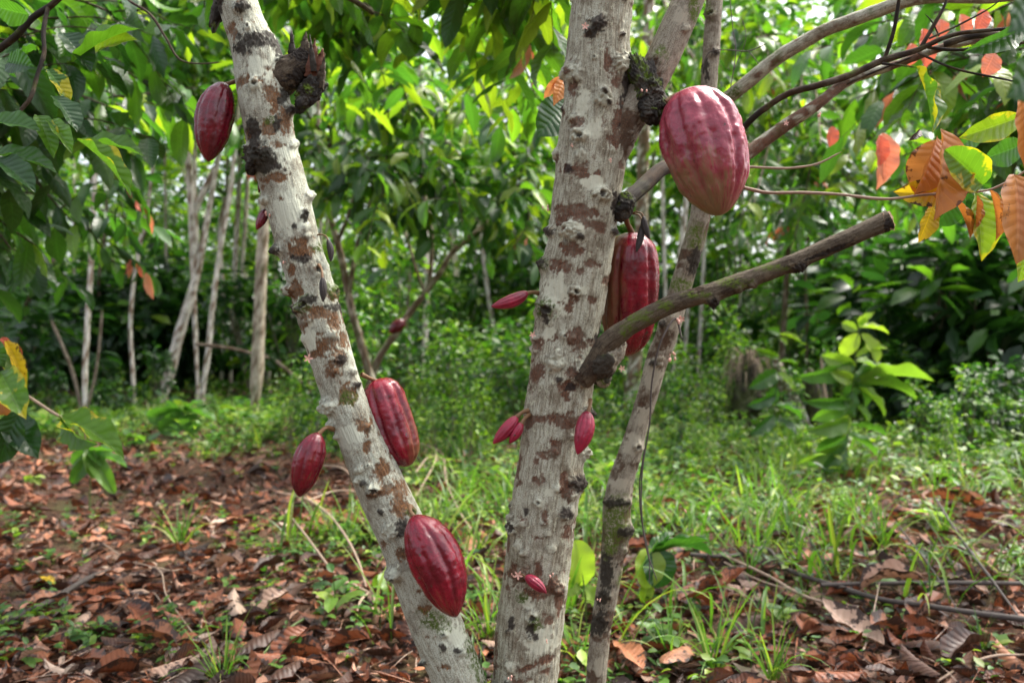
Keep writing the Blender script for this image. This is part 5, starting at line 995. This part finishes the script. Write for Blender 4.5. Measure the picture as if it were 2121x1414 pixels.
plant('young_plant', 'yellow green broad leaf seedling between the central and slender trunks', 1215, 1300, [(1212, 1230), (1205, 1180)],
  [(1190, 1118, 1202, 1212, 62, .93, 10, M_HERB), (1195, 1205, 1168, 1230, 34, .85, 20, M_HERB), (1212, 1215, 1236, 1255, 34, .8, 20, M_HERB)], M_HERB, .003, shape='round')
plant('young_plant', 'low glossy seedling behind the lower leaning trunk', 790, 1235, [(792, 1210), (793, 1190)], [(792, 1185, 815, 1235, 40, .6, 15, M_HERB), (792, 1190, 775, 1215, 22, .7, 20, M_HERB)], M_HERB, .003, shape='round')
plant('young_plant', 'small lime seedling standing alone in shaded litter far left', 72, 1010, [(72, 995), (71, 985)], [(72, 988, 50, 992, 14, .95, 40, M_HERB), (72, 988, 95, 990, 14, .95, 40, M_HERB), (72, 990, 62, 1004, 12, .9, 20, M_HERB), (72, 990, 85, 1005, 12, .95, 20, M_HERB)], M_HERB, .003)
# leafy shoot entering at the left edge
Yq = 2.3
a = empty('leafy_shoot', groundc(P(-160, 0, Yq)[0], Yq), 'low leafy shoot with chewed green leaves and one yellow leaf at left edge', 'plant')
tube_obj('stem', [([[P(-160, 0, Yq)[0], Yq, gz1(P(-160, 0, Yq)[0], Yq)], P(-110, 900, Yq), P(-50, 770, Yq), P(0, 790, 2.25), P(60, 822, 2.2), P(124, 862, 2.2), P(170, 880, 2.2), P(178, 930, 2.2)], np.array([12, 11, 9, 8, 7, 6, 4, 2]) / 2 / F * 2.2)], M_TWIG, a, 10, .015, .3)
for a_, b_, w_, tn, rl, m in [((124, 862, 2.2), (258, 950, 2.15), .075, .80, 50, M_LEAFY), ((130, 868, 2.2), (205, 920, 2.1), .06, .75, -35, M_LEAFY), ((0, 770, 2.2), (55, 868, 2.1), .085, .75, 30, M_LEAFY), ((12, 705, 2.25), (55, 808, 2.2), .035, .3, 40, M_YELL), ((20, 712, 2.26), (58, 800, 2.25), .055, .75, 10, M_LEAFY), ((2, 700, 2.25), (22, 720, 2.25), .025, .1, 20, M_PINK), ((35, 715, 2.25), (44, 745, 2.25), .02, .1, 20, M_PINK), ((-30, 700, 2.2), (10, 760, 2.2), .06, .6, 20, M_LEAF), ((40, 850, 2.3), (0, 960, 2.3), .09, .2, 20, M_LEAF), ((20, 860, 2.35), (80, 950, 2.3), .09, .2, 30, M_LEAF), ((5, 830, 2.25), (15, 860, 2.25), .05, .2, 10, M_ORANGE)]:
    big_leaf('leaf', P(*a_), P(*b_), w_, m, a, FACE, rl, .6, .3, .05, (tn, .5, .5))
# mossy stump with dry fern hair, and what stands beside it
xs, ys = gpt(1545, 900)
a = empty('mossy_stump', (xs, ys, 0), 'mossy rotten stump topped with hanging dry brown fronds', 'stump')
blob('stump', (xs, ys, .30), .13, (0.08, 0, 1), 1.05, M_FDARK, a, 61, .75, 80, .9, 11)
fr = []
for k in range(75):
    an = rg.uniform(0, 6.283); p0 = np.array([xs + .05 * math.cos(an), ys + .05 * math.sin(an), .70 + rg.uniform(-.15, .15)]); d = np.array([math.cos(an), math.sin(an), 0]); q = rg.uniform(.06, .24)
    fr.append(([p0, p0 + d * q * .6 + [0, 0, .10], p0 + d * q + [0, 0, -.05], p0 + d * q * 1.05 + [0, 0, -rg.uniform(.1, .4)]], [.005, .005, .004, .002]))
V, Q, BC = tubes(fr, 4, .08); z = np.zeros(len(V)); mesh('dry_thatch', V, Q, M_TWIG, None, {'bark_co': BC, 'patch': z, 'pale': z, 'moss': z, 'dark': z}, a)
x, y = gpt(1675, 905); a = empty('dead_trunk', (x, y, 0), 'leaning white dead trunk stub beside the mossy stump', 'stump')
tube_obj('trunk', [([(x, y, -.1), P(1655, 860, y), P(1632, 815, y), P(1618, 780, y), P(1604, 730, y)], [.085, .08, .075, .06, .03])], M_FTRUNK, a, 18, .02, .45, .3, .35, .15)
x, y = gpt(1700, 905); a = empty('dead_trunk', (x, y, 0), 'dark rotten upright stump behind the young plant', 'stump')
tube_obj('trunk', [([(x, y, -.1), P(1690, 850, y), P(1682, 800, y), P(1676, 760, y)], [.10, .085, .07, .03])], M_FDARK, a, 16, .03, .5, .8, .4, .4)
tube_obj('splinter', [([(x + .12, y - .1, -.05), P(1712, 840, y - .1), P(1700, 740, y - .1)], [.03, .025, .012])], M_TWIG, a, 8, .05, .3)

# ================================================================ BACKGROUND FOREST
G_T = 'pale trunked trees of the background plantation'
def clump_crown(r, W, H, ncl, per, cl, l0, l1, mean, sd, hollow=.35):
    pos = []; dr = []; up = []; tt = []; ln = []
    for c in range(ncl):
        v = nrm(r.normal(0, 1, 3)); rad = r.uniform(hollow, 1) ** .6; ctr = v * rad * np.array([W, W, H]); tm = r.normal(0, .24)
        for k in range(per):
            u = nrm(r.normal(0, 1, 3)); pos.append(ctr + u * cl * r.uniform(.2, 1)); dr.append(u * [1, 1, .5] + [0, 0, -.35] + .3 * v); up.append([r.normal(0, .5), r.normal(0, .5), 1]); ln.append(r.uniform(l0, l1)); tt.append(np.clip(r.normal(mean, sd) + tm, 0, 1))
    n = len(pos); T3 = np.zeros((n, 3)); T3[:, 0] = np.clip(np.array(tt) - .10, 0, 1); T3[:, 1] = r.uniform(.0, 1, n); T3[:, 2] = .5; ln = np.array(ln)
    return batch(FAR_T, np.array(pos), leaf_frames(np.array(dr), np.array(up, float)), ln, ln * r.uniform(.8, 1.2, n), T3, r)
CR = []
for i, (W, H, ncl, per, mean) in enumerate([(1.5, 1.1, 52, 12, .66), (1.3, 1.5, 52, 12, .78), (1.8, 1.2, 60, 12, .55), (1.2, 1.0, 44, 12, .86)]):
    CR.append(clump_crown(np.random.default_rng(300 + i), W, H, ncl, per, .34, .14, .28, mean, .16))
crown_me = {}
def forest_tree(label, lines, Y, crown, cz, sc, bark=M_FTRUNK, dx=0.0):
    b = lines[0][0]; x = P(b[0], 0, Y)[0]; a = empty('forest_tree', (x, Y, gz1(x, Y)), label, 'tree', G_T)
    for i, L in enumerate(lines):
        q = [P(u, v, Y) for u, v, w_ in L]; rr = [.8 * w_ / 2 / F * Y for u, v, w_ in L]
        if i == 0:
            q = [np.array([q[0][0], Y, gz1(x, Y) - .1])] + q; rr = [rr[0] * 1.25] + rr
            e = q[-1]; d = nrm(q[-1] - q[-3]); d = nrm(d + [0, 0, .6])
            while e[2] < cz: e = e + d * .5; q.append(e); rr.append(rr[-1] * .9)
        tube_obj('trunk' if i == 0 else 'branch', [(q, rr)], (M_FDARK if L[0][2] < 11 and i else bark), a, 12, .08, .25, .12, .26)
    top = q[-1] if len(lines) == 1 else None
    if top is None: top = np.array([x, Y, cz])
    k = crown
    if k not in crown_me:
        o = mesh('crown', CR[k][0], CR[k][1], M_FAR, CR[k][2], None, None, CR[k][3]); crown_me[k] = o.data
    else: o = bpy.data.objects.new('crown', crown_me[k]); COL.objects.link(o)
    o.parent = a; o.location = (top[0] - x + dx, 0, cz + .6 - gz1(x, Y)); o.scale = (sc, sc, sc * .9); o.rotation_euler = (0, 0, rg.uniform(0, 6.28))
    return a
forest_tree('thick tan trunk with mossy foot just left of the leaning trunk', [[(526, 885, 36), (532, 780, 34), (538, 640, 31), (544, 500, 29), (550, 380, 27), (556, 200, 24)]], 9.2, 0, 4.9, 1.0, M_FTAN)
forest_tree('slanting white trunk with brown patches, forking above', [[(336, 838, 28), (352, 770, 27), (372, 690, 26), (398, 603, 22), (410, 560, 18)], [(400, 603, 12), (402, 520, 23), (400, 450, 24), (394, 380, 20), (388, 300, 18)], [(402, 440, 18), (425, 390, 16), (450, 340, 15)]], 12.0, 1, 5.6, 1.1)
forest_tree('thin white upright trunk behind the slanting white one', [[(410, 830, 12), (405, 700, 12), (402, 600, 11), (404, 480, 11)]], 13.0, 0, 5.6, 1.0)
forest_tree('thin white trunk rising from a dark forked foot at the far left', [[(178, 880, 16), (176, 780, 14), (182, 660, 14), (188, 560, 13), (192, 470, 13), (198, 330, 12)], [(172, 860, 10), (150, 770, 9), (105, 660, 8)], [(180, 850, 8), (200, 760, 7), (212, 640, 6)]], 10.0, 2, 4.6, 1.0)
forest_tree('crooked slender white trunk between two white trunks', [[(278, 838, 12), (274, 760, 11), (270, 690, 10), (275, 600, 10), (284, 540, 11), (295, 480, 10), (306, 430, 9)], [(290, 510, 7), (302, 480, 6), (320, 470, 5)]], 12.0, 3, 5.2, 1.0)
forest_tree('slim grey pink trunk left of the thick tan one', [[(418, 834, 17), (430, 740, 15), (440, 640, 14), (450, 560, 13), (462, 480, 13), (478, 390, 12)]], 11.5, 1, 5.0, 1.0)
forest_tree('far white trunk in the gap beside the thick tan trunk', [[(478, 790, 10), (486, 560, 14), (492, 450, 14), (496, 350, 12)]], 16.0, 0, 6.5, 1.2)
forest_tree('far pinkish white trunk right of another in the left gap', [[(505, 790, 10), (500, 600, 10), (508, 450, 10), (514, 330, 9)]], 17.0, 2, 6.5, 1.2)
forest_tree('far white trunk with a side limb above the slanting trunk', [[(458, 790, 9), (462, 600, 11), (455, 480, 11), (470, 380, 10)]], 16.0, 3, 6.0, 1.2)
forest_tree('straight thin pinkish trunk between the two nearest cacao trunks', [[(875, 805, 15), (880, 700, 15), (884, 600, 14), (882, 500, 14), (878, 400, 14), (872, 250, 12)]], 12.5, 1, 5.4, 1.1)
forest_tree('pale twin trunk seen right of the long red pod', [[(1392, 800, 13), (1400, 640, 15), (1408, 540, 15), (1420, 430, 14), (1428, 300, 12)]], 11.5, 0, 5.2, 1.1)
forest_tree('thin whitish trunk between the red pod and slender trunk', [[(1372, 800, 9), (1378, 620, 10), (1374, 480, 10), (1372, 360, 9)]], 13.5, 3, 5.8, 1.1)
forest_tree('whitish trunk right behind the slender trunk', [[(1418, 800, 10), (1424, 640, 11), (1432, 540, 11), (1440, 420, 10)]], 14.0, 1, 5.6, 1.1)
forest_tree('faint pale trunk in the far right of the clearing', [[(1535, 790, 9), (1532, 600, 9), (1538, 420, 9), (1536, 220, 8)]], 16.0, 3, 6.2, 1.3)
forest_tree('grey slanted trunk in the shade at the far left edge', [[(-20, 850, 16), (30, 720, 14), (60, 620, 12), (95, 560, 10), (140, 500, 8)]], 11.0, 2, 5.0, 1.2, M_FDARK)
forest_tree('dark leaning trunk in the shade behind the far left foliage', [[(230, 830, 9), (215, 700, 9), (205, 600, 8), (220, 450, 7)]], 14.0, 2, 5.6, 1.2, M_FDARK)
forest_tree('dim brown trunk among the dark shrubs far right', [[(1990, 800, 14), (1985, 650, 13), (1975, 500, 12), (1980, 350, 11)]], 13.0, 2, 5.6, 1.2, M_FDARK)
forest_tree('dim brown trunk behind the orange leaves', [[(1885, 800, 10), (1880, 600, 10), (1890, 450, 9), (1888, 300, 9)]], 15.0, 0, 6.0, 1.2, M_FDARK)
forest_tree('pale far trunk behind the burl and upper fork', [[(1300, 790, 16), (1310, 600, 15), (1322, 400, 15), (1330, 150, 14)]], 18.0, 1, 7.2, 1.4)
forest_tree('slim far trunk left of the central trunk', [[(1035, 800, 8), (1040, 650, 8), (1034, 500, 8), (1040, 350, 7)]], 17.0, 3, 6.4, 1.3)
forest_tree('pale far trunk behind the forked middle tree', [[(660, 800, 10), (655, 640, 10), (664, 480, 10), (660, 300, 9)]], 15.5, 0, 6.4, 1.2)
for k in range(30):
    Yt = rg.uniform(14, 23); px = CX + rg.uniform(-.74, .74) * F; zt = rg.uniform(2.8, 6.5); w_ = 1650 / Yt * rg.uniform(.08, .16); ln_ = rg.normal(0, 40)
    t_ = forest_tree('slender pale tree among the far trees of the plantation', [[(px, 790, w_), (px + ln_ * .4, 600, w_ * .9), (px + ln_ * .7, 430, w_ * .8), (px + ln_, 300, w_ * .7)]], Yt, int(rg.choice([0, 1, 3, 3, 1])), zt, rg.uniform(1.0, 1.5)); t_['group'] = 'far trees of the plantation'
# saplings and shrubs of the understory
SH = []
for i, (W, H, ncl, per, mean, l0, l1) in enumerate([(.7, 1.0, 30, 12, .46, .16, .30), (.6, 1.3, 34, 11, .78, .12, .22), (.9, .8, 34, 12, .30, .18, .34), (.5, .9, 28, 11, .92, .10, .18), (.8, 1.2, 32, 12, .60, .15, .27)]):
    r = np.random.default_rng(400 + i); V, Q, UV, TT = clump_crown(r, W, H, ncl, per, .22, l0, l1, mean, .17, .2); V = V + [0, 0, H * 1.02 + .1]
    L = []
    for k in range(6):
        an = r.uniform(0, 6.28); q = r.uniform(.2, .6) * W; L.append(([(0, 0, -.1), (.3 * q * math.cos(an), .3 * q * math.sin(an), .5 * H), (q * math.cos(an), q * math.sin(an), H * 1.5)], [.016, .012, .005]))
    SH.append(((V, Q, UV, TT), tubes(L, 5, .15)))
shp = {}
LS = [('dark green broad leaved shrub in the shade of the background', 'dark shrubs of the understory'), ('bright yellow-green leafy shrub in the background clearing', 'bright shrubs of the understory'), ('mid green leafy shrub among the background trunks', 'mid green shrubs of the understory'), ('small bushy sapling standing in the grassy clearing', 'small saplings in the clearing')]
def shrub(k, x, y, sc, cls, z=1.0):
    a = empty('shrub', (x, y, gz1(x, y)), LS[cls][0], 'shrub', LS[cls][1])
    if k not in shp:
        (V, Q, UV, TT), (V2, Q2, B2) = SH[k]; o = mesh('foliage', V, Q, M_FAR, UV, None, None, TT); zz = np.zeros(len(V2)); st_ = mesh('stem', V2, Q2, M_FDARK, None, {'bark_co': B2, 'patch': zz, 'pale': zz, 'moss': zz, 'dark': zz}); shp[k] = (o.data, st_.data); o.parent = a; st_.parent = a
    else:
        for nm, me in zip(('foliage', 'stem'), shp[k]):
            o = bpy.data.objects.new(nm, me); COL.objects.link(o); o.parent = a
    a.rotation_euler = (0, 0, rg.uniform(0, 6.28)); a.scale = (sc, sc, sc * z)
n = 0
while n < 150:
    Y = rg.uniform(10.5, 24); q = rg.uniform(-.74, .74); px = CX + q * F
    if Y < 13 and 640 < px < 1600 and rg.uniform() < .75: continue
    if Y < 14.5 and px < 640: continue
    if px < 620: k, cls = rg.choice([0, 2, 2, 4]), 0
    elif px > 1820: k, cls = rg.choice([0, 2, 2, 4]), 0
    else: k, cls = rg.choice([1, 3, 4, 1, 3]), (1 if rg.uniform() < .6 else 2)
    if cls == 1 and k == 4: k = 1
    if cls == 2: k = 4
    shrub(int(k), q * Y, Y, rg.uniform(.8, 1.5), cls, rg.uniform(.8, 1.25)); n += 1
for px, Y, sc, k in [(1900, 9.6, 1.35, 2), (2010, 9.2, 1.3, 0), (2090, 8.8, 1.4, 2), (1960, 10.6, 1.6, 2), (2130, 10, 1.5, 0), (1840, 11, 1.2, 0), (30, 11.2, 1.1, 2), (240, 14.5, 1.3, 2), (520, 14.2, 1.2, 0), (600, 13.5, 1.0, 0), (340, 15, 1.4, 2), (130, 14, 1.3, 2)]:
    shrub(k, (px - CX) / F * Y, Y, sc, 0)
n = 0
while n < 62:
    Y = rg.uniform(7.4, 12.5); q = rg.uniform(-.68, .70); px = CX + q * F
    if px < 640 and (Y < 9.8 or rg.uniform() < .35): continue
    if 1600 < px < 1860 and Y < 9: continue
    cls = 0 if px < 600 or px > 1850 else (1 if rg.uniform() < .6 else 2); k = {0: int(rg.choice([0, 2])), 1: int(rg.choice([1, 3, 3])), 2: 4}[cls]
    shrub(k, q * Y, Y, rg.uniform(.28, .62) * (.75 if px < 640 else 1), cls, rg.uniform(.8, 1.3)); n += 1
n = 0
while n < 44:
    Y = rg.uniform(5.6, 9.0); q = rg.uniform(-.30, .70); px = CX + q * F
    if 1640 < px < 1900 and Y < 7: continue
    shrub(int(rg.choice([1, 3, 4])), q * Y, Y, rg.uniform(.14, .34) * (Y / 7), 3, rg.uniform(.9, 1.6)); n += 1
# far wood
def far_mass(name, label, n, y0, y1, z0, z1, m, l0, l1, mean, seed):
    r = np.random.default_rng(seed); nc = n // 14
    Y = r.uniform(y0, y1, nc); X = r.uniform(-m, m, nc) * Y; Z = z0 + (z1 - z0) * r.uniform(0, 1, nc) ** 1.1 * (.75 + .5 * vnoise(np.stack([X * .12, Y * .1, 0 * X], 1), 5))
    tm = np.clip(mean + 0.5 * (vnoise(np.stack([X * .25, Y * .25, Z * .25], 1), 6) - .5), 0, 1)
    idx = np.repeat(np.arange(nc), 14); N = len(idx); u = nrm(r.normal(0, 1, (N, 3))); cl = r.uniform(.4, 1.1, nc)[idx]
    pos = np.stack([X, Y, Z], 1)[idx] + u * cl[:, None] * r.uniform(.2, 1, N)[:, None]; ln = r.uniform(l0, l1, N); T3 = np.zeros((N, 3)); T3[:, 0] = np.clip(tm[idx] + r.normal(0, .15, N), 0, 1); T3[:, 1] = r.uniform(.1, .95, N)
    V, Q, UV, TT = batch(FAR_T, pos, leaf_frames(u * [1, 1, .6] + [0, 0, -.3], r.normal(0, .5, (N, 3)) + [0, 0, 1]), ln, ln * 1.1, T3, r)
    tag(mesh(name, V, Q, M_FAR, UV, None, None, TT), label, 'forest', kind='stuff')
far_mass('far_forest', 'dense far wood closing off the clearing', 44000, 23, 40, 0, 15, .80, .30, .60, .72, 501)
far_mass('far_undergrowth', 'thick low growth under the far wood', 12000, 19, 32, 0, 3.5, .80, .20, .40, .55, 502)
